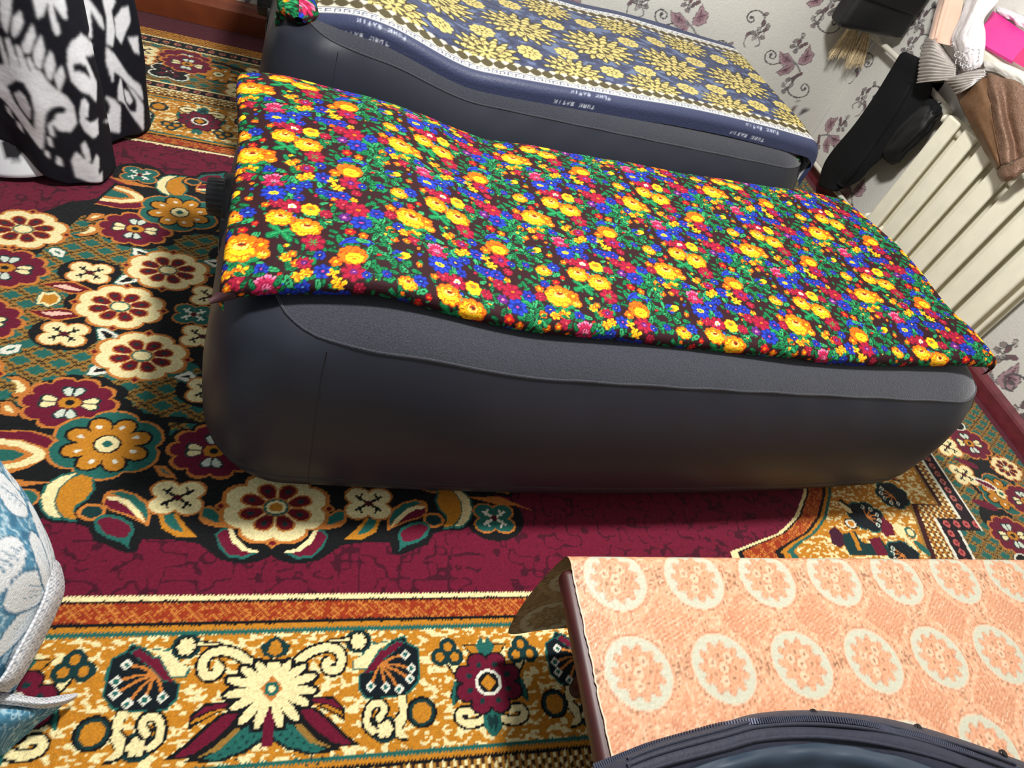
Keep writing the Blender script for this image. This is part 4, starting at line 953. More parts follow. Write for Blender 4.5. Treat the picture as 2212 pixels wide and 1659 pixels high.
def sprig(cv, kind, x, y, s):
    """wallpaper motif: A leaf pair with curls, B berry sprig; negative s mirrors it"""
    sx = 1 if s > 0 else -1; s = abs(s)
    cv.T = [(sx * s, 0, x, 0, s, y)]
    MV = (168, 140, 146); MD = (92, 70, 80); GR = (96, 92, 94); BE = (146, 136, 134); BD = (120, 92, 96)
    P = {k: mm(v) for k, v in WP.items()}
    def curl(k): cv.stroke(P[k], .0065, GR, smooth=26, taper=False); cv.ell(*P[k][-1], .008, .008, GR)
    def ber(k):
        for i, c in enumerate(P[k]):
            a = .6 + i * .9; cv.ell(*c, .0155, .010, GR, a); cv.ell(*c, .0125, .0078, (BE, BD, (176, 170, 166))[i % 3], a)
        for i in range(len(P[k]) - 1): cv.stroke([P[k][i], P[k][i + 1]], .003, GR)
    if kind == 'A':
        for k in ('leafL', 'leafR', 'leafD'):
            p = P[k]; cv.poly(fat(p, .003), GR); cv.poly(p, MV); c = p.mean(0); cv.poly(c + (p - c) * .6, (146, 116, 124))
            for q in p[::2]: cv.stroke([c, c + (q - c) * .8], .0055, MD, taper=True)
        cv.stroke(P['stem'], .008, (130, 128, 128), smooth=8); ber('berA'); ber('sprA'); curl('swA'); curl('swA2')
    else:
        ber('berB'); curl('swB'); cv.stroke(P['hk1'], .006, (130, 126, 126), smooth=8); cv.stroke(P['hk2'], .006, (130, 126, 126), smooth=8)
    cv.T = [(1, 0, 0, 0, 1, 0)]
m_wall = mat('wallpaper', attr=True, rough=.75, spec=.25, noise=(90, .025), bump=(120, .35))
def wall_sheet(name, a0, a1, z0, z1, res, pos, to3):
    cv = Canvas(a0, z0, a1, z1, res, WALLC)
    for k, x, y, s in pos: sprig(cv, k, x / 1000., y / 1000., s)
    X, Y = cv.grid(); return cv, to3(X, Y)
def wall(name, patches, pos, to3, nrm, flip):
    V = []; F = []; C_ = []; off = 0
    for (a0, a1, z0, z1, res) in patches:
        cv, P = wall_sheet(name, a0, a1, z0, z1, res, pos, to3); ny, nx = P.shape[:2]
        f = grid_faces(ny, nx, off); V.append(P.reshape(-1, 3)); C_.append(cv.A.reshape(-1, 3)); F.append(f[:, ::-1] if flip else f); off += ny * nx
        # plaster behind: a plain box gives the wall its thickness
    me = mesh_np(name, np.concatenate(V), np.concatenate(F), False, np.concatenate(C_))
    o = link(name, me, m_wall); tag(o, kind='structure'); return o
extra_b = [('A', 2213 - 631 * k, 473 + 37 * 0 - 385 * j, 1) for k in range(0, 6) for j in (1, -1)] + [('B', 1927 - 624 * k, 551 - 385 * j, 1) for k in range(0, 6) for j in (1, -1, -2)]
wall('wall_back', [(.55, WX, .30, 1.15, .0042), (-1.6, .55, .0, 1.15, .008), (.55, WX, 0, .30, .02), (-1.6, WX, 1.15, 2.7, .02)], WPOS['back'] + extra_b, lambda A, Z_: np.stack([A, np.full_like(A, WY), Z_], -1), None, False)
SY = 2.47          # far jamb of the window niche above the sill
SZ = .905
wall('wall_right', [(1.0, WY, 0.0, SZ, .0045), (SY, WY, SZ, 1.15, .0042), (SY, WY, 1.15, 2.7, .02), (-.6, 1.0, 0, SZ, .008)], WPOS['right'] + [('A', 1270 - 631 * k, 560, 1) for k in range(3)] + [('B', 960 - 624 * k, 620, 1) for k in range(3)] + [('A', 640 - 631 * k, 190, 1) for k in range(2)] + [('B', 900 - 624 * k, 200, 1) for k in range(2)], lambda A, Z_: np.stack([np.full_like(A, WX), A, Z_], -1), None, True)
m_paint = mat('cream_paint', (230, 226, 206), .35, noise=(40, .03), bump=(60, .2))
m_plain = mat('white_plaster', (214, 212, 206), .8, noise=(30, .03))
o = box('window_1', WX + .30, WX + .33, -.6, SY + .02, SZ, 2.7, m_plain); tag(o, kind='structure')
o = box('wall_niche', WX + .0005, WX + .30, SY, SY + .03, SZ, 2.7, m_plain); o.name = 'trim_2'; tag(o, kind='structure')
sill = box('trim_1', 2.392, WX + .30, -.6, SY, SZ - .03, SZ, m_paint, bev=.006); tag(sill, kind='structure')
m_bb = mat('brown_baseboard', (118, 58, 32), .38, noise=(9, .18), bump=(30, .2))
bm = bmesh.new()
def prism(bm, prof, to3, a0, a1):
    va = [bm.verts.new(to3(a0, *p)) for p in prof]; vb = [bm.verts.new(to3(a1, *p)) for p in prof]
    n = len(prof)
    for i in range(n): bm.faces.new((va[i], va[(i + 1) % n], vb[(i + 1) % n], vb[i]))
    bm.faces.new(va[::-1]); bm.faces.new(vb)
prism(bm, [(0, 0.002), (.042, .002), (.042, .085), (.038, .092), (.026, .096), (.02, .108), (.006, .118), (0, .118)], lambda a, d, z: (a, WY - d, z), -1.6, WX)
o = bm_obj('baseboard_back', bm, m_bb, smooth=False); tag(o, kind='structure')
m_bb2 = mat('maroon_baseboard', (104, 40, 48), .34, noise=(22, .22), bump=(30, .2))
bm = bmesh.new()
prism(bm, [(0, .002), (.022, .002), (.022, .052), (.017, .062), (.004, .075), (0, .075)], lambda a, d, z: (WX - d, a, z), -.6, WY - .043)
o = bm_obj('baseboard_right', bm, m_bb2, smooth=False); tag(o, kind='structure')

# ================================================================== RADIATOR AND PIPES
m_rad = mat('radiator_enamel', (236, 231, 210), .32, noise=(18, .04), bump=(35, .25))
rad = empty('radiator', (2.5, 1.95, .0)); tag(rad, 'cream painted column radiator on the right wall under the windowsill', 'radiator')
def section(y):
    """one cast section: rounded front plate, deeper back plate, web and the two connecting hubs (local to the radiator origin)"""
    bm = bmesh.new(); x0 = 2.425 - 2.5
    add_box(bm, x0, x0 + .016, y - .040, y + .040, .10, .668, .007)
    add_box(bm, x0 + .05, x0 + .066, y - .047, y + .047, .115, .65, .006)
    add_box(bm, x0 + .012, x0 + .10, y - .012, y + .012, .10, .66, .004)
    add_box(bm, x0 + .095, x0 + .108, y - .040, y + .040, .11, .66, .004)
    for z in (.135, .632):
        r = bmesh.ops.create_cone(bm, cap_ends=True, segments=20, radius1=.030, radius2=.030, depth=.112)
        for v in r['verts']: v.co = Vector((x0 + .058 + v.co.x, y + v.co.z, z + v.co.y))
    return bm
for k in range(7): bm_obj('section', section(2.287 - .1145 * k - 1.95), m_rad, rad, smooth=False)
for z in (.135, .632):
    tube('end_plug', [(2.483 - 2.5, 2.33 - 1.95, z), (2.483 - 2.5, 2.36 - 1.95, z), (2.483 - 2.5, 2.361 - 1.95, z), (2.483 - 2.5, 2.385 - 1.95, z)], np.array([.027, .027, .020, .020]), m_rad, rad, 8)
for y_ in (2.2, 1.75):
    box('wall_bracket', .0, .052, y_ - 1.95 - .008, y_ - 1.95 + .008, .60, .615, m_rad, rad, .002)
m_pipew = mat('white_pipe_paint', (224, 220, 206), .35, noise=(20, .03))
def pipe(name, pts, r, label):
    p = empty(name, pts[0]); o_ = np.array(pts[0])
    tube('pipe_run', crm(np.array(pts) - o_, 30), r, m_pipew, p, 14)
    tag(p, label, 'pipe', 'heating pipes'); return p
pu = pipe('heating_pipe', [(2.483, 2.386, .655), (2.488, 2.5, .668), (2.495, 2.7, .676), (2.5, 2.95, .68), (2.5, 3.1, .68)], .012, 'upper white heating pipe running from the radiator to the room corner')
tube('coupling', [(-.0, .004, -.006), (.001, .05, .001), (.0012, .051, .001), (.002, .085, .006)], np.array([.021, .020, .016, .014]), m_pipew, pu, 8)
pipe('heating_pipe', [(2.483, 2.386, .135), (2.49, 2.45, .10), (2.5, 2.6, .086), (2.5, 2.9, .088), (2.5, 3.1, .09)], .012, 'lower white heating pipe just above the floor by the black trousers')

# ================================================================== CLOTHES BY THE RADIATOR
def cloth(name, ctrl, m, parent=None, nu=40, nv=30, thick=.003, wrinkle=0.0, cols=None, seed=1, nrm=(1, 0, 0)):
    P = loft(ctrl, nu, nv)
    if wrinkle:
        U, Vv = np.meshgrid(np.arange(nv), np.arange(nu)); w_ = (vnoise(U * 30.0 / nv, Vv * 8.0 / nu, 5.5, seed) - .5) + .35 * (vnoise(U * 30.0 / nv, Vv * 16.0 / nu, 2.4, seed + 1) - .5)
        P = P + wrinkle * w_[..., None] * np.array(nrm)
    o = sheet(name, P, m, parent, cols)
    if thick:
        s = o.modifiers.new('thickness', 'SOLIDIFY'); s.thickness = thick; s.offset = 0
    return o
m_blk = mat('black_cotton', (14, 15, 18), .85, spec=.25, bump=(60, .4), noise=(30, .2))
m_blkl = mat('black_leather', (14, 15, 18), .52, spec=.5, bump=(25, .4))
T0 = gp('trousers')
troot = empty('trousers', (2.47, 2.7, .68)); tag(troot, 'black trousers hung over the upper pipe beside the radiator', 'trousers')
off = np.array([2.47, 2.7, .68])
top = T0[0] + [-.0, 0, -.005]
fold = np.stack([T0[0] + [.065, .0, -.12], T0[0] + [.068, 0, -.02], T0[0] + [.045, 0, .005]])
cloth('front_panel', np.concatenate([fold, T0 * [1, 1, 1] + 0], 0) - off, m_blk, troot, 70, 26, .006, .012, seed=5)
tube('leg_fold', crm(np.stack([T0[1, 1], T0[2, 1], T0[3, 1], T0[4, 1], T0[5, 1]]) - off + [-.004, -.02, 0], 24), np.linspace(.012, .02, 24), m_blk, troot, 10)
# pouch
pc = gp('pouch')
def blob(name, c, r, m, parent=None, rot=(0, 0, 0), nz=.12, n=28, e=.75, seed=3):
    th = np.linspace(0, 2 * np.pi, n * 2, endpoint=False); ph = np.linspace(-np.pi / 2, np.pi / 2, n)
    T_, Pp = np.meshgrid(th, ph); f = lambda a: np.sign(a) * np.abs(a) ** e
    x = f(np.cos(Pp)) * f(np.cos(T_)); y = f(np.cos(Pp)) * f(np.sin(T_)); z = f(np.sin(Pp))
    k = 1 + nz * (vnoise(T_ * 3 + 10, Pp * 3 + 10, 1.0, seed) - .5) * np.cos(Pp)
    V = np.stack([x * k * r[0], y * k * r[1], z * k * r[2]], -1)
    R = np.array(Matrix.Rotation(rot[0], 3, 'X') @ Matrix.Rotation(rot[1], 3, 'Y') @ Matrix.Rotation(rot[2], 3, 'Z'))
    return sheet(name, V @ R.T + np.asarray(c), m, parent, wrap=True)
pr = empty('pouch', (2.446, 2.448, .645)); tag(pr, 'shiny black pouch hanging between the black trousers and the radiator', 'pouch')
blob('pouch_body', (0.0, .005, -.135), (.034, .062, .14), m_blkl, pr, (.12, 0, 0), .25)
tube('drawstring', [(.012, -.01, -.02), (.012, .0, .005), (.035, .0, .025), (.05, .0, .015), (.05, .0, -.01)], .004, m_blk, pr, 8)
blob('gathered_neck', (.004, 0, -.012), (.022, .05, .03), m_blk, pr, (.1, 0, 0), .3)
# bag in the corner
bg = gp('bag')
br = empty('hanging_bag', (2.35, 3.0, .75)); tag(br, 'black leather bag hanging in the room corner above the straw brush', 'bag')
def bagpt(p): return Vector(p) - Vector((2.35, 3.0, .75))
bm = bmesh.new(); add_box(bm, 2.17, 2.525, 2.93, 3.05, .735, 1.06, .03, 4)
for v in bm.verts:
    zf = (v.co.z - .735) / .32
    v.co.x = 2.35 + (v.co.x - 2.35) * (1 - .12 * zf); v.co.z -= .0 + .03 * (2.525 - v.co.x) / .35; v.co.y += .01 * zf
    v.co -= Vector((2.35, 3.0, .75))
bm_obj('bag_body', bm, m_blkl, br)
bm = bmesh.new(); add_box(bm, 2.2, 2.5, 2.918, 2.95, .84, 1.065, .012, 3)
for v in bm.verts: v.co -= Vector((2.35, 3.0, .75 + .0))
bm_obj('flap', bm, m_blkl, br)
tube('strap', [(-.12, .03, .30), (-.09, .06, .45), (0, .12, .55), (.09, .06, .45), (.12, .03, .30)], .008, m_blkl, br, 8)
tube('bottom_welt', [(-.17, -.055, -.03), (.16, -.06, .0)], .006, m_blkl, br, 8)
# straw brush
sb = empty('straw_brush', (2.37, 3.085, .715)); tag(sb, 'short straw hand brush hanging below the black bag', 'brush')
m_straw = mat('straw', (226, 204, 164), .8, noise=(80, .25)); m_bind = mat('red_binding', (150, 90, 70), .7)
rs = np.random.RandomState(6); V = []; F = []; offn = 0
for (x0, z0, x1, z1, wdt, n_) in ((2.352, .735, 2.375, .575, .066, 90), (2.43, .71, 2.475, .553, .05, 60)):
    for k in range(n_):
        u_ = rs.rand() - .5; d_ = (rs.rand() - .5) * .03; l_ = .85 + .2 * rs.rand()
        a = np.array([x0 + u_ * .04, 3.07 + d_ * .5, z0]); b = np.array([x0 + (x1 - x0) * l_ + u_ * wdt * 1.9, 3.07 + d_, z0 + (z1 - z0) * l_ + .03 * u_])
        t_ = tube_np(np.array([a, (a + b) / 2 + [0.004 * u_, -.004, 0], b]), np.array([.0016, .0018, .001]), 4); V.append(t_.reshape(-1, 3)); F.append(grid_faces(3, 4, offn, wrap=True)); offn += 12
me = mesh_np('bristles', np.concatenate(V) - [2.37, 3.08, .735], np.concatenate(F)); o = link('bristles', me, m_straw, sb); o['kind'] = 'stuff'
tube('binding', [(-.018, -.005, .012), (-.018, -.005, -.02)], .024, m_bind, sb, 12)
tube('handle', [(-.018, .01, .02), (-.012, .016, .06), (.0, .020, .2)], .010, m_straw, sb, 10)

# garments and things on the sill
m_brown = mat('bronze_lame', (132, 102, 84), .5, metal=.35, noise=(110, .22), bump=(180, .7))
m_bronz = mat('bronze_lining', (116, 84, 58), .45, metal=.25, noise=(40, .12), bump=(90, .3))
m_silver = mat('silver_foil_cloth', (206, 200, 196), .3, metal=.6, noise=(25, .12), bump=(30, .4))
m_satin = mat('rose_satin', (226, 188, 166), .35, spec=.5, noise=(12, .06), sheen=.3)
m_lace = mat('white_lace', (236, 230, 232), .6, alpha=.72, noise=(60, .05), bump=(50, .8))
m_gauze = mat('white_gauze', (232, 230, 224), .6, alpha=.62)
m_pink = mat('magenta_card', (226, 52, 146), .5, noise=(6, .03)); m_pink2 = mat('magenta_card_edge', (222, 40, 110), .5)
m_white = mat('white_cloth', (226, 222, 228), .7, bump=(20, .5)); m_tan = mat('tan_paper', (196, 160, 96), .6); m_paper = mat('white_paper', (230, 226, 226), .7); m_ink = mat('grey_ink', (120, 116, 120), .7)
O3 = np.array([2.38, 2.3, .80])
gr = empty('folded_skirt', O3); tag(gr, 'bronze lame skirt with silver pleated waistband draped over the radiator', 'skirt')
sk = gp('skirt')
cloth('skirt_lining', np.swapaxes(sk, 0, 1)[:4] - O3, m_bronz, gr, 40, 40, .003, .006, seed=11)
cloth('skirt_panel', np.swapaxes(sk, 0, 1)[3:] - O3, m_brown, gr, 60, 40, .004, .012, seed=13)
cloth('rolled_hem', gp('hem') - O3, m_brown, gr, 14, 50, .006, .006, seed=14)
def pleat(name, ctrl, nu, nv, amp, n_, par, ax=0, along=0):
    P = loft(ctrl, nu, nv); i = np.arange(nu)[:, None] / nu if along == 0 else np.arange(nv)[None, :] / nv
    P[..., 0] += amp * np.sin(i * n_ * 2 * np.pi) * np.ones((nu, nv))
    o = sheet(name, P - O3, m_silver, par); s = o.modifiers.new('thickness', 'SOLIDIFY'); s.thickness = .003; return o
pleat('waistband', gp('band_a'), 90, 40, .0045, 13, gr)
pleat('waistband', gp('band_b'), 60, 40, .0045, 7, gr)
cloth('back_facing', (gp('band_a')[:, ::-1][:, :3] + [.022, 0, 0]) - O3, mat('dark_facing', (60, 54, 52), .6), gr, 20, 20, .003, .004)
st = empty('satin_cloth', gp('satin')[-1, 1]); tag(st, 'rose beige satin cloth hanging from the sill behind the silver waistband', 'cloth')
cloth('satin_panel', gp('satin') - gp('satin')[-1, 1], m_satin, st, 50, 40, .003, .014, seed=17)
tube('satin_fold', crm(gp('satin')[:4, 1] - gp('satin')[-1, 1] + [-.006, -.01, 0], 20), np.linspace(.012, .007, 20), m_satin, st, 10)
la = empty('lace_veil', gp('lace')[-1, 1]); tag(la, 'sheer white lace veil bunched beside the magenta box', 'veil')
cloth('veil', gp('lace') - gp('lace')[-1, 1], m_lace, la, 70, 50, .002, .02, seed=19)
V = []; F = []; offn = 0; lc = loft(gp('lace'), 70, 50)
for k in range(16):
    c = lc[44 + (k * 7) % 22, 4 + (k * 11) % 40] - gp('lace')[-1, 1] + [-.006, 0, 0]; rr = .008 + .004 * (k % 3); t_ = np.linspace(0, 4.6 + (k % 2), 14)
    p_ = np.stack([0 * t_, rr * (1 - .1 * t_) * np.cos(t_ + k), rr * (1 - .1 * t_) * np.sin(t_ + k)], 1) + c
    q = tube_np(p_, .0015, 5); V.append(q.reshape(-1, 3)); F.append(grid_faces(14, 5, offn, wrap=True)); offn += 70
me = mesh_np('embroidery', np.concatenate(V), np.concatenate(F)); o = link('embroidery', me, m_white, la); o['kind'] = 'stuff'
ga = cloth('gauze_strip', gp('gauze'), m_gauze, None, 20, 50, .002, .008, seed=23); tag(ga, 'thin white gauze strip lying along the sill edge below the magenta box', 'gauze')
bxp = gp('box'); bo = empty('card_box', bxp[1]); tag(bo, 'bright magenta card box leaning on the windowsill', 'box')
a, b, c, d, e = [Vector(p - bxp[1]) for p in bxp]; nn = (b - a).cross(d - a).normalized(); nn = nn if nn.x > 0 else -nn
bm = bmesh.new(); th = nn * .012; lo = [bm.verts.new(p + nn * .001) for p in (a, b, c, d)]; hi = [bm.verts.new(p + th) for p in (a, b, c, d)]
bm.faces.new(lo[::-1]); bm.faces.new(hi)
for i in range(4): bm.faces.new((lo[i], lo[(i + 1) % 4], hi[(i + 1) % 4], hi[i]))
bm_obj('lid', bm, m_pink, bo, smooth=False)
bm = bmesh.new(); f2 = [b + Vector((0, -.002, 0)), c + Vector((0, -.002, 0)), c + Vector((.0, -.10, -.05)), e]
lo = [bm.verts.new(p) for p in f2]; hi = [bm.verts.new(p + Vector((.012, 0, .004))) for p in f2]; bm.faces.new(lo); bm.faces.new(hi[::-1])
for i in range(4): bm.faces.new((lo[i], hi[i], hi[(i + 1) % 4], lo[(i + 1) % 4]))
bm_obj('side_panel', bm, m_pink2, bo, smooth=False)
wc = cloth('white_cloth', gp('wcloth'), m_white, None, 24, 40, .006, .02, seed=29); tag(wc, 'crumpled white cloth behind the magenta box on the sill', 'cloth')
rl = gp('roll'); ro = tube('paper_roll', [rl[0], rl[0] * .5 + rl[1] * .5, rl[1]], .012, m_tan, None, 14); tag(ro, 'tan paper roll lying above the white cloth on the windowsill', 'paper roll')
pp = gp('paper'); po = empty('paper_sheet', pp[1]); tag(po, 'white printed paper sheet at the far end of the windowsill', 'paper')
P = loft(np.array([[pp[0], pp[3]], [pp[1], pp[2]]]) - pp[1], 8, 8); o = sheet('sheet', P, m_paper, po); o.modifiers.new('thickness', 'SOLIDIFY').thickness = .002
q = [P[5, 2], P[5, 5], P[6, 5], P[6, 2]]
me = mesh_np('printed_mark', np.array([p + [-.002, 0, .001] for p in q]), np.array([[0, 1, 2, 3]])); link('printed_mark', me, m_ink, po)

# ================================================================== TABLE, OILCLOTH, JACKET
TZ = .38; TX, TY = .466, .503
m_mah = mat('mahogany', (62, 18, 16), .45, noise=(14, .25))
tb = empty('low_table', (1.15, .1, 0)); tag(tb, 'low dark red wooden table under the peach oilcloth', 'table')
bm = bmesh.new(); add_box(bm, TX - .017 - 1.15, 1.85 - 1.15, -.36 - .1, TY - .028 - .1, TZ - .036, TZ - .002, .012, 3); bm_obj('table_top', bm, m_mah, tb)
box('apron', .58 - 1.15, 1.75 - 1.15, .40 - .1, .42 - .1, TZ - .11, TZ - .037, m_mah, tb, .004)
box('apron', .58 - 1.15, .60 - 1.15, -.27 - .1, .40 - .1, TZ - .11, TZ - .037, m_mah, tb, .004)
for (x, y) in ((.60, .385), (1.73, .385), (.60, -.26), (1.73, -.26)):
    pts = [(x - 1.15, y - .1, .003), (x - 1.15, y - .1, .05), (x - 1.15, y - .1, .16), (x - 1.15, y - .1, .26), (x - 1.15, y - .1, TZ - .037)]
    tube('leg', crm(pts, 16), crm(np.array([[.016], [.022], [.030], [.034], [.034]]), 16)[:, 0], m_mah, tb, 14)
m_oil = mat('oilcloth', attr=True, rough=.34, spec=.45, noise=(200, .06), bump=(150, .25))
m_oilb = mat('oilcloth_back', attr=True, rough=.7, noise=(160, .08), bump=(120, .3))
def oil_canvas(pal):
    g_, lite, ring_, dk, ln = pal
    cv = Canvas(.44, -.36, 1.86, .86, .0021, g_)
    X, Y = cv.grid()
    # lace ground: open loops, darker and more open along diamond lanes
    u = (X - .545) / .156; v = (Y - .454) / .155
    lane = np.minimum(np.abs(((u + v) % 1) - .5), np.abs(((u - v) % 1) - .5))
    n = vnoise(X, Y, .006, 51); n2 = vnoise(X + 5, Y, .0045, 52)
    cv.fill((np.abs(n - .5) < .08), lite); 
    rr = np.hypot((X % .0085) - .00425, ((Y + .004 * (np.floor(X / .0085) % 2)) % .0085) - .00425)
    cv.fill((rr < .0027) & (lane < .10) & (n2 > .45), dk); cv.fill((rr < .0018) & (lane < .22) & (n2 > .6), ln); cv.fill((np.abs(rr - .0035) < .0006) & (lane > .16), ln)
    rnd = random.Random(3)
    for j in range(-6, 4):
        for i in range(-1, 10):
            cx, cy = .543 + .1565 * i, .4535 + .1555 * j
            for k in range(4):
                a = k * math.pi / 2; q = (cx + .078 + .02 * math.cos(a), cy + .02 * math.sin(a) + .0)
                cv.petals(cx + .078, cy, .003, .015, .004, 4, dk, a + .4)
            cv.ell(cx, cy, .0615, .0600, ln, n=40); cv.ell(cx, cy, .0595, .058, lite, n=40); cv.ell(cx, cy, .0575, .056, ring_, n=40)
            # bouquet relief
            for k in range(11):
                a = k * .571 + .2; cv.leaf(cx + .022 * math.cos(a), cy + .02 * math.sin(a), .025, .013, a, ln); cv.leaf(cx + .022 * math.cos(a), cy + .02 * math.sin(a), .0238, .0105, a, g_)
            cv.lobed(cx, cy, .038, 11, .14, ln, .3); cv.lobed(cx, cy, .0365, 11, .14, g_, .3)
            for k in range(7):
                a = k * .898; x, y = cx + .021 * math.cos(a), cy + .021 * math.sin(a); cv.lobed(x, y, .0115, 5, .25, ln, a); cv.lobed(x, y, .0098, 5, .25, lite if k % 2 else g_, a); cv.ell(x, y, .003, .003, dk)
            cv.lobed(cx, cy, .012, 6, .25, ln); cv.lobed(cx, cy, .0102, 6, .25, lite); cv.ell(cx, cy, .003, .003, dk)
    return cv
oc = oil_canvas(((212, 154, 119), (220, 180, 148), (186, 184, 163), (132, 96, 68), (178, 116, 82)))
ob = oil_canvas(((172, 144, 98), (186, 160, 114), (198, 184, 144), (116, 86, 50), (124, 92, 56)))
tc_ = empty('tablecloth', (1.15, .1, TZ)); tag(tc_, 'peach oilcloth with pale oval bouquets covering the low table', 'tablecloth')
def oil():
    xs = np.arange(TX, 1.85, .0036); r = .022
    ya = np.arange(-.36, TY - r, .0036); t = np.linspace(0, 1.45, 14)[1:]
    L = np.linspace(0, 1, 70)[1:]
    yy = np.r_[ya, (TY - r) + r * np.sin(t)]; zz = np.r_[np.full(len(ya), TZ + .0015), TZ + .0015 - r * (1 - np.cos(t))]; ss = np.r_[ya, (TY - r) + r * t]
    hang = .30
    yy = np.r_[yy, yy[-1] + .008 * np.sin(L * 2.2) - .030 * L ** 2.2]; zz = np.r_[zz, zz[-1] - hang * L + .006 * L ** 3]; ss = np.r_[ss, ss[-1] + hang * L]
    X, S_ = np.meshgrid(xs, ss); Yg = np.repeat(yy[:, None], len(xs), 1); Zg = np.repeat(zz[:, None], len(xs), 1)
    hf = np.clip((S_ - TY) / hang, 0, 1)
    # free corner swings out to the left and its tip is rounded
    k = sstep(.80, TX, X)
    Xg = X - .030 * hf * k - .004 * np.sin(S_ * 60) * 0
    rnd_ = np.clip((X - TX) / .035, 0, 1); drop = (1 - np.sqrt(np.clip(1 - (1 - rnd_) ** 2, 0, 1)))
    Zg = Zg + hf ** 6 * .03 * drop + hf * .010 * np.sin(X * 14)
    Zg = np.maximum(Zg, .012)
    Yg = Yg + hf * .010 * np.sin(X * 11 + 1)
    Zt = Zg + .0012 * (vnoise(X, S_, .12, 61) - .5)
    o_ = np.array([1.15, .1, TZ])
    sheet('printed_face', np.stack([Xg, Yg, Zt], -1) - o_, m_oil, tc_, oc.sample(X, S_))
    # the cloth's reverse, one millimetre inside the face
    i0 = len(ya) - 4
    Nn = np.zeros_like(Zg); 
    back = np.stack([Xg, Yg - .0014, Zg - .0012], -1)[i0:]
    sheet('reverse_face', back - o_, m_oilb, tc_, ob.sample(X, S_)[i0:], flip=True)
    # scalloped cut edge along the left side
    q = np.stack([np.full(len(ya), TX - .001), ya, np.full(len(ya), TZ + .0005)], 1)[::2] + np.random.RandomState(2).rand(len(ya[::2]), 3) * [.003, 0, .001]
    tube('cut_edge', q - o_, .0016, mat('oilcloth_edge', (236, 206, 176), .4), tc_, 5)
oil()

m_navy = mat('navy_shell', (32, 36, 52), .62, spec=.35, sheen=.15, noise=(50, .12), bump=(110, .35))
m_lin = mat('teal_grey_lining', (48, 60, 74), .42, spec=.4, noise=(8, .08), bump=(60, .1))
m_teeth = mat('zip_teeth', (70, 74, 92), .3, metal=.5); m_tape = mat('zip_tape', (24, 27, 38), .8); m_snap = mat('dark_snap', (46, 40, 40), .3, metal=.6)
J0 = np.array([.8, .15, TZ]); jk = empty('jacket', J0); tag(jk, 'navy zip jacket bunched on the near side of the low table', 'jacket')
Jg = gp('jacket'); Jg = np.concatenate([Jg, Jg[-1:] + [.01, -.07, -.012], Jg[-1:] + [.03, -.16, -.022], Jg[-1:] * [1, 1, 0] + [.05, -.26, TZ + .008]], 0)
cloth('shell', Jg - J0, m_navy, jk, 96, 120, .004, .006, seed=33, nrm=(0, 0, 1))
LG = gp('lining'); LG = np.concatenate([LG, LG[-1:] + [.02, -.08, 0], LG[-1:] + [.04, -.17, -.004]], 0)
cloth('lining', LG - J0, m_lin, jk, 40, 90, .003, .016, seed=35, nrm=(0, 0, 1))
for off_, dz in ((23, .004), (30, .004), (40, .005)):
    row = loft(Jg, 96, 120)[min(off_, 95)]
    tube('stitched_ridge', row[10:-8] - J0 + [0, 0, dz], .0028, m_navy, jk, 6)
zp = crm(gp('zip'), 170); 
tube('zip_tape', zp - J0 - [0, .002, .003], .0042, m_tape, jk, 6)
V = []; F = []; offn = 0; tg = np.gradient(zp, axis=0); tg /= np.linalg.norm(tg, axis=1, keepdims=True)
cube = np.array([(-1, -1, -1), (1, -1, -1), (1, 1, -1), (-1, 1, -1), (-1, -1, 1), (1, -1, 1), (1, 1, 1), (-1, 1, 1)], float); cf = np.array([(0, 3, 2, 1), (4, 5, 6, 7), (0, 1, 5, 4), (1, 2, 6, 5), (2, 3, 7, 6), (3, 0, 4, 7)])
for i in range(len(zp)):
    t_ = tg[i]; n_ = np.array([-t_[1], t_[0], 0]); n_ /= np.linalg.norm(n_)
    V.append(zp[i] - J0 + np.array([0, .0, .002]) + n_ * .002 + cube[:, :1] * t_ * .0012 + cube[:, 1:2] * n_ * .0042 + cube[:, 2:] * np.array([0, 0, .0016])); F.append(cf + offn); offn += 8
me = mesh_np('zip_teeth', np.concatenate(V), np.concatenate(F), False); o = link('zip_teeth', me, m_teeth, jk); o['kind'] = 'stuff'
for p in gp('snaps'):
    tube('snap', [p - J0 + [0, 0, -.002], p - J0 + [0, 0, .002], p - J0 + [0, 0, .0023], p - J0 + [0, 0, .004]], np.array([.0068, .0068, .005, .0045]), m_snap, jk, 14)

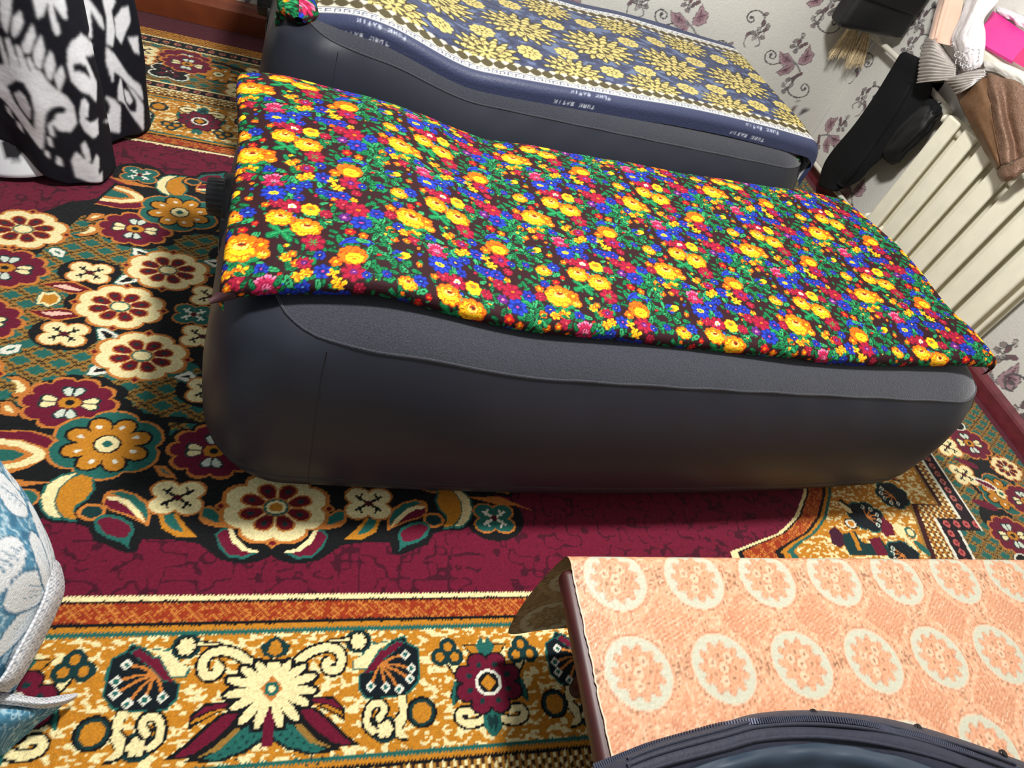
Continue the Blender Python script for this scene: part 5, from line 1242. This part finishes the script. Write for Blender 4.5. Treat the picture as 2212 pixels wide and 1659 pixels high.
# ================================================================== PERSON IN THE IKAT DRESS
IKAT = {
 'path': [(-1250,2020),(-1000,1900),(-860,1865),(-740,1840),(-660,1850),(-604,1885),(-595,1950),(-625,2020),(-635,2070),(-600,2120),(-553,2185),(-560,2260),(-650,2360),(-850,2420),(-1100,2380),(-1300,2220)],
 'white': [[(489,329),(544,345),(591,332),(619,291),(635,276),(646,243),(643,199),(627,175),(604,180),(596,197),(577,180),(561,107),(554,98),(517,159),(488,210),(463,224)],[(549,508),(574,514),(561,466),(542,420),(536,437),(539,473)],[(566,464),(586,482),(586,458),(568,426),(555,412),(554,431)],[(570,401),(602,455),(604,430),(581,380),(571,381)],[(590,391),(613,429),(616,397),(596,344),(586,355)],[(606,358),(627,398),(631,360),(611,316),(604,333)],[(621,332),(646,361),(644,330),(622,288)],[(534,406),(545,412),(553,342),(531,336)],[(554,395),(564,397),(572,337),(556,340)],[(571,370),(581,372),(590,325),(576,332)],[(515,403),(524,409),(528,335),(514,331)],[(587,343),(595,341),(607,309),(593,317)],[(523,469),(534,472),(527,432),(513,425)],[(616,521),(684,525),(681,473),(672,471),(653,507),(656,438),(645,431),(640,459),(644,509),(629,478),(616,470)],[(665,400),(680,419),(711,430),(757,390),(898,316),(706,375),(722,334),(741,294),(724,248),(701,278),(675,291),(657,318),(657,361)],[(658,236),(672,268),(684,271),(692,254),(682,220),(670,218),(686,201),(719,202),(712,159),(685,156),(663,177),(654,206)],[(646,136),(658,149),(666,119),(665,86),(652,84)],[(616,84),(632,118),(650,88),(666,74),(687,104),(696,92),(683,39),(698,45),(692,12),(675,6),(645,16),(619,33)],[(586,199),(593,196),(595,159),(586,158)],[(576,152),(583,154),(584,122),(575,124)],[(563,104),(571,102),(573,80),(563,85)],[(587,97),(595,94),(596,68),(585,71)],[(488,190),(497,182),(500,146),(488,159)],[(508,149),(517,145),(520,114),(506,120)],[(905,446),(936,381),(937,345),(925,360),(909,409),(899,336),(740,410)],[(953,440),(984,437),(995,414),(974,394),(973,336),(952,296),(933,310),(949,372)],[(982,374),(1012,398),(1039,401),(1036,359),(1010,330),(990,303),(975,326)],[(1017,318),(1055,309),(1048,259),(1030,273)],[(930,303),(956,271),(993,215),(1038,164),(1042,112),(1011,162),(969,205),(941,226),(932,192),(923,257)],[(961,203),(944,174),(937,139),(965,120),(995,77),(1026,18),(1039,101),(1007,163)],[(904,166),(928,141),(943,114),(927,32),(738,182),(906,105),(914,129)]],
 'black': [[(506,273),(535,305),(555,303),(567,271),(567,229),(552,161),(540,186),(517,222)],[(588,229),(599,246),(618,251),(627,240),(620,229),(607,230),(601,214),(588,196),(574,169),(581,201)],[(667,361),(685,365),(704,350),(715,312),(696,331),(681,344),(670,342)],[(965,202),(988,179),(1015,126),(1010,89),(985,96),(966,131)],[(984,412),(1003,416),(1017,404),(996,394)],[(682,55),(701,71),(698,57),(682,32)]],
 'white2': [[(520,255),(539,274),(550,264),(558,233),(548,191),(530,220)],[(971,168),(990,160),(1002,127),(988,118),(974,133)]],
}
def blur(A, k=1):
    for _ in range(k):
        A = (np.roll(A, 1, 0) + np.roll(A, -1, 0) + np.roll(A, 1, 1) + np.roll(A, -1, 1) + 2 * A) / 6
    return A
def person():
    pr = empty('person', (-.9, 2.1, 0)); tag(pr, 'person standing in a long black and white ikat dress, barefoot on the carpet', 'person')
    o_ = np.array([-.9, 2.1, 0])
    path = mm(IKAT['path']); path = np.concatenate([path, path[:1]])
    fine = crm(path, 440); S_ = np.r_[0, np.cumsum(np.linalg.norm(np.diff(fine, axis=0), axis=1))]
    cv = Canvas(-.05, -.1, S_[-1] + .1, 1.5, .003, (20, 21, 30))
    WHT = (230, 231, 236)
    for dx, dz in ((0, 0), (1.02, .0), (.95, .48), (0, .66), (-.62, .30), (1.55, .1), (1.6, .6)):
        cv.T = [(1, 0, dx, 0, 1, dz)]
        for p in IKAT['white']: cv.poly(p, WHT, True) if len(p) > 2 else None
        for p in IKAT['black']: cv.poly(p, (20, 21, 30), True) if len(p) > 2 else None
        for p in IKAT['white2']: cv.poly(p, WHT, True) if len(p) > 2 else None
    cv.A = blur(cv.A, 2)
    zs = np.r_[np.arange(.012, .75, .0052), np.arange(.76, 1.46, .02)]
    SS, ZZ = np.meshgrid(S_, zs); PX = np.repeat(fine[None, :, 0], len(zs), 0); PY = np.repeat(fine[None, :, 1], len(zs), 0)
    cx, cy = -.93, 2.14
    k = np.interp(ZZ, [0, .25, .7, 1.0, 1.25, 1.42, 1.46], [1.0, .995, .93, .62, .60, .42, .18])
    wx = cx + (PX - cx) * k; wy = cy + (PY - cy) * k
    # folds grow towards the hem, hem lifts over the front foot
    fold = .010 * np.sin(SS * 42) * sstep(.9, .1, ZZ) * vnoise(SS, ZZ, .12, 71)
    wy = wy + fold; wx = wx + fold * .6
    lift = np.interp(SS, [0, .30, .46, .56, .60, 3], [.13, .13, .10, .02, 0, 0]) * sstep(.35, .0, ZZ)
    lift = lift + np.interp(SS, [.78, .84, .95, 1.1, 1.3], [.0, .0, .01, .0, .0])
    m_ik = mat('ikat_cotton', attr=True, rough=.75, spec=.25, noise=(120, .06), bump=(40, .4))
    o = sheet('dress', np.stack([wx, wy, ZZ + lift], -1) - o_, m_ik, pr, cv.sample(SS, ZZ)); s = o.modifiers.new('thickness', 'SOLIDIFY'); s.thickness = .003; s.offset = 1
    # body: one continuous skin
    J = {'pel': ((-.93, 2.14, .88), .13), 'sp': ((-.93, 2.14, 1.08), .115), 'ch': ((-.93, 2.14, 1.26), .13), 'nk': ((-.93, 2.13, 1.42), .05), 'hd0': ((-.93, 2.11, 1.50), .065), 'hd1': ((-.93, 2.10, 1.58), .085), 'hd2': ((-.93, 2.11, 1.66), .06),
         'hl': ((-1.01, 2.14, .80), .09), 'kl': ((-1.01, 2.10, .46), .055), 'al': ((-1.00, 2.13, .09), .034), 'tl': ((-.98, 1.98, .03), .030), 'tl2': ((-.975, 1.94, .022), .022),
         'hr': ((-.86, 2.14, .80), .09), 'kr': ((-.87, 2.06, .46), .055), 'ar': ((-.89, 2.00, .09), .034), 'tr': ((-.868, 1.885, .032), .030), 'tr2': ((-.862, 1.845, .022), .020),
         'shl': ((-1.10, 2.14, 1.36), .05), 'el': ((-1.20, 2.12, 1.10), .04), 'wl': ((-1.16, 1.98, .93), .028), 'hal': ((-1.13, 1.92, .89), .026),
         'shr': ((-.76, 2.14, 1.36), .05), 'er': ((-.70, 2.14, 1.10), .04), 'wr': ((-.78, 2.02, .95), .028), 'har': ((-.84, 1.97, .92), .026)}
    E_ = [('pel', 'sp'), ('sp', 'ch'), ('ch', 'nk'), ('nk', 'hd0'), ('hd0', 'hd1'), ('hd1', 'hd2'), ('pel', 'hl'), ('hl', 'kl'), ('kl', 'al'), ('al', 'tl'), ('tl', 'tl2'), ('pel', 'hr'), ('hr', 'kr'), ('kr', 'ar'), ('ar', 'tr'), ('tr', 'tr2'),
          ('ch', 'shl'), ('shl', 'el'), ('el', 'wl'), ('wl', 'hal'), ('ch', 'shr'), ('shr', 'er'), ('er', 'wr'), ('wr', 'har')]
    ks = list(J); me = bpy.data.meshes.new('body'); me.from_pydata([Vector(J[k][0]) - Vector(o_) for k in ks], [(ks.index(a), ks.index(b)) for a, b in E_], [])
    m_skin = mat('skin', (176, 126, 100), .55, noise=(20, .05))
    b = link('body', me, m_skin, pr); b.modifiers.new('skin', 'SKIN'); sv = me.skin_vertices[0].data
    for i, kk in enumerate(ks): sv[i].radius = (J[kk][1], J[kk][1]); sv[i].use_root = kk == 'pel'
    b.modifiers.new('smooth', 'SUBSURF').levels = 2; b.modifiers['smooth'].render_levels = 2
    # toes of the front foot
    for i in range(5):
        a = np.array([-.895 + .017 * i, 1.822 - .004 * i * (4 - i) / 4, .016]); tube('toe', [a + [0, .02, .004], a + [0, 0, .0], a + [0, -.016 + .001 * i, -.003]], np.array([.0095, .0095, .0065]) * (1.25 if i == 4 else 1 - .06 * (3 - i)), m_skin, b, 8)
    # hair and sleeves
    blob('hair', np.array([-.93, 2.135, 1.60]) - o_, (.098, .10, .105), mat('dark_hair', (24, 18, 16), .5), pr, (0, 0, 0), .1)
    for side in (('shl', 'el', 'wl'), ('shr', 'er', 'wr')):
        p = np.array([J[k][0] for k in side]) - o_; pts = crm(p, 30)
        V = tube_np(pts, np.linspace(.075, .06, 30), 24); sg = np.arange(24)[None, :] * .012 + np.zeros((30, 1)); zz = np.arange(30)[:, None] * .017 + np.zeros((1, 24))
        sheet('sleeve', V, m_ik, pr, cv.sample(.3 + sg, .1 + zz), wrap=True)
    # white trouser hem with black marks over the foot
    hc = Canvas(0, 0, .5, .2, .004, (226, 228, 232)); hc.ell(.14, .05, .03, .03, (24, 24, 30)); hc.ell(.30, .07, .035, .03, (24, 24, 30)); hc.ell(.42, .04, .02, .03, (24, 24, 30)); hc.fill(np.abs(hc.grid()[1] - .016) < .003, (120, 122, 130))
    t = np.linspace(0, 2 * np.pi, 60); hz = np.linspace(0, 1, 20); TT, HZ = np.meshgrid(t, hz)
    P = np.stack([-.865 + (.125 - .045 * HZ) * np.cos(TT) + .03 * (1 - HZ), 1.905 + (.085 - .02 * HZ) * np.sin(TT) + .06 * HZ, .022 + .20 * HZ + .012 * np.cos(TT - .5) * (1 - HZ)], -1)
    o = sheet('trouser_hem', P - o_, mat('white_trouser', attr=True, rough=.7), pr, hc.sample((TT / (2 * np.pi) * 1.0) % .5, HZ * .2)); o.modifiers.new('thickness', 'SOLIDIFY').thickness = .003
person()

# ================================================================== BLUE FLORAL ROBE
def robe():
    R0 = gp('robe'); ex1 = R0[:, :1] + [-.14, .02, .02]; ex2 = R0[:, :1] * [1, 1, 0] + [-.30, .04, .25]; ex3 = R0[:, :1] * [1, 1, 0] + [-.36, .05, .004]
    C_ = np.concatenate([ex3, ex2, ex1, R0, R0[:, -1:] * [1, 1, 0] + [-.03, .01, .04]], 1)
    o_ = np.array([-.5, .55, 0]); rt = empty('robe', o_); tag(rt, 'blue and white floral robe with white patterned border draped at the left edge', 'robe')
    P = loft(C_, 170, 190)
    # unrolled cloth coordinates (arc lengths on the surface)
    du = np.r_[0, np.cumsum(np.linalg.norm(np.diff(P[:, 120], axis=0), axis=1))]; dv = np.cumsum(np.concatenate([np.zeros((170, 1)), np.linalg.norm(np.diff(P, axis=1), axis=2)], 1), 1); dv = dv - dv[:, 160:161]
    U = np.repeat(du[:, None], 190, 1); Vv = dv
    cv = Canvas(-.9, -.02, .25, .62, .0018, (84, 140, 170)); X, Y = cv.grid()
    WH = (222, 226, 228); BL = (62, 112, 142)
    n = vnoise(X, Y, .014, 81); n2 = vnoise(X + 3, Y + 1, .02, 82)
    cv.fill(np.abs(n - .5) < .05, (176, 206, 218)); cv.fill(np.abs(n2 - .5) < .035, (190, 214, 224)); cv.fill(n < .18, BL)
    rnd = random.Random(5)
    for k in range(40):
        x, y = rnd.uniform(-.7, .1), rnd.uniform(0, .55); a = rnd.uniform(0, 6.3)
        for s_ in (-1, 0, 1): cv.leaf(x, y, .03, .010, a + .6 * s_, (196, 216, 224))
    def bigleaf(x, y, L, w_, a):
        cv.leaf(x - .003 * math.cos(a), y - .003 * math.sin(a), L + .006, w_ + .006, a, BL); cv.leaf(x, y, L, w_, a, WH); cv.stroke([(x, y), (x + L * .9 * math.cos(a), y + L * .9 * math.sin(a))], .0022, BL)
        for t in (.2, .35, .5, .65, .8):
            for s_ in (-1, 1):
                bx, by = x + L * t * math.cos(a), y + L * t * math.sin(a); aa = a + s_ * .8; l_ = w_ * .36 * math.sin(math.pi * min(t + .1, 1)); cv.stroke([(bx, by), (bx + l_ * math.cos(aa), by + l_ * math.sin(aa))], .0014, BL)
    for (x, y, L, w_, a) in ((-.10, .11, .11, .075, 3.5), (-.03, .02, .10, .06, 2.7), (-.16, .17, .10, .07, 2.6), (-.02, .46, .10, .06, 3.6), (-.25, .30, .12, .08, .8), (-.12, .50, .11, .07, 2.2)): bigleaf(x, y, L, w_, a)
    def bloom(x, y, R, n_=9):
        for k in range(n_):
            a = k * 6.283 / n_ + .3; cv.leaf(x, y, R * (1.03 + .12 * math.sin(k * 2.1)), R * .47, a, BL); cv.leaf(x, y, R * (1 + .12 * math.sin(k * 2.1)), R * .40, a, WH)
            for q in (-.16, 0, .16): cv.stroke([(x + R * .2 * math.cos(a + q), y + R * .2 * math.sin(a + q)), (x + R * .72 * math.cos(a + q * .6), y + R * .72 * math.sin(a + q * .6))], .0014, (140, 166, 182))
        cv.lobed(x, y, R * .17, 9, .3, BL)
    bloom(-.04, .225, .13); bloom(-.36, .42, .12); bloom(-.42, .12, .11)
    m_r = mat('blue_jacquard', attr=True, rough=.72, spec=.3, noise=(260, .08), bump=(240, .4))
    W_ = (vnoise(Vv, U, .09, 83) - .5) * .02 * sstep(0, -.05, Vv)
    o = sheet('skirt_panel', P - o_ + W_[..., None] * np.array([.3, .2, 1]), m_r, rt, cv.sample(Vv, U)); s = o.modifiers.new('thickness', 'SOLIDIFY'); s.thickness = .003
    # bordered hem strips
    tcv = Canvas(-.02, -.02, .12, .6, .0016, (226, 227, 230)); TX_, TY_ = tcv.grid()
    rr = np.hypot((TX_ % .012) - .006, ((TY_ + .006 * (np.floor(TX_ / .012) % 2)) % .012) - .006); tcv.fill(np.abs(rr - .0045) < .0009, (140, 146, 158))
    m_t = mat('white_border_weave', attr=True, rough=.7, noise=(200, .06), bump=(200, .4))
    for nm, k in (('border_trim', 'trim'), ('hem_trim', 'leg_trim')):
        g_ = gp(k) if k == 'trim' else np.swapaxes(gp(k), 0, 1)
        Q = loft(g_, 120, 26); a = np.linspace(0, .02 + (.4 if k == 'trim' else .28), 120); b_ = np.linspace(0, .035, 26); B_, A_ = np.meshgrid(b_, a)
        o = sheet(nm, Q - o_, m_t, rt, tcv.sample(B_, A_)); s = o.modifiers.new('thickness', 'SOLIDIFY'); s.thickness = .004
    g_ = gp('leg'); g_ = np.concatenate([g_, g_[-1:] * [1, 1, 0] + [0.0, .0, .003]], 0)
    Q = loft(g_, 90, 110); A_, B_ = np.meshgrid(np.linspace(0, .25, 110), np.linspace(0, .12, 90))
    lv = Canvas(-.02, -.02, .30, .16, .0018, (74, 132, 160)); LX, LY = lv.grid(); n = vnoise(LX * 1.3, LY, .011, 85); lv.fill(np.abs(n - .5) < .07, (160, 194, 208)); lv.fill(n < .2, (56, 104, 134))
    o = sheet('lower_panel', Q - o_, m_r, rt, lv.sample(A_, B_)); s = o.modifiers.new('thickness', 'SOLIDIFY'); s.thickness = .003
robe()
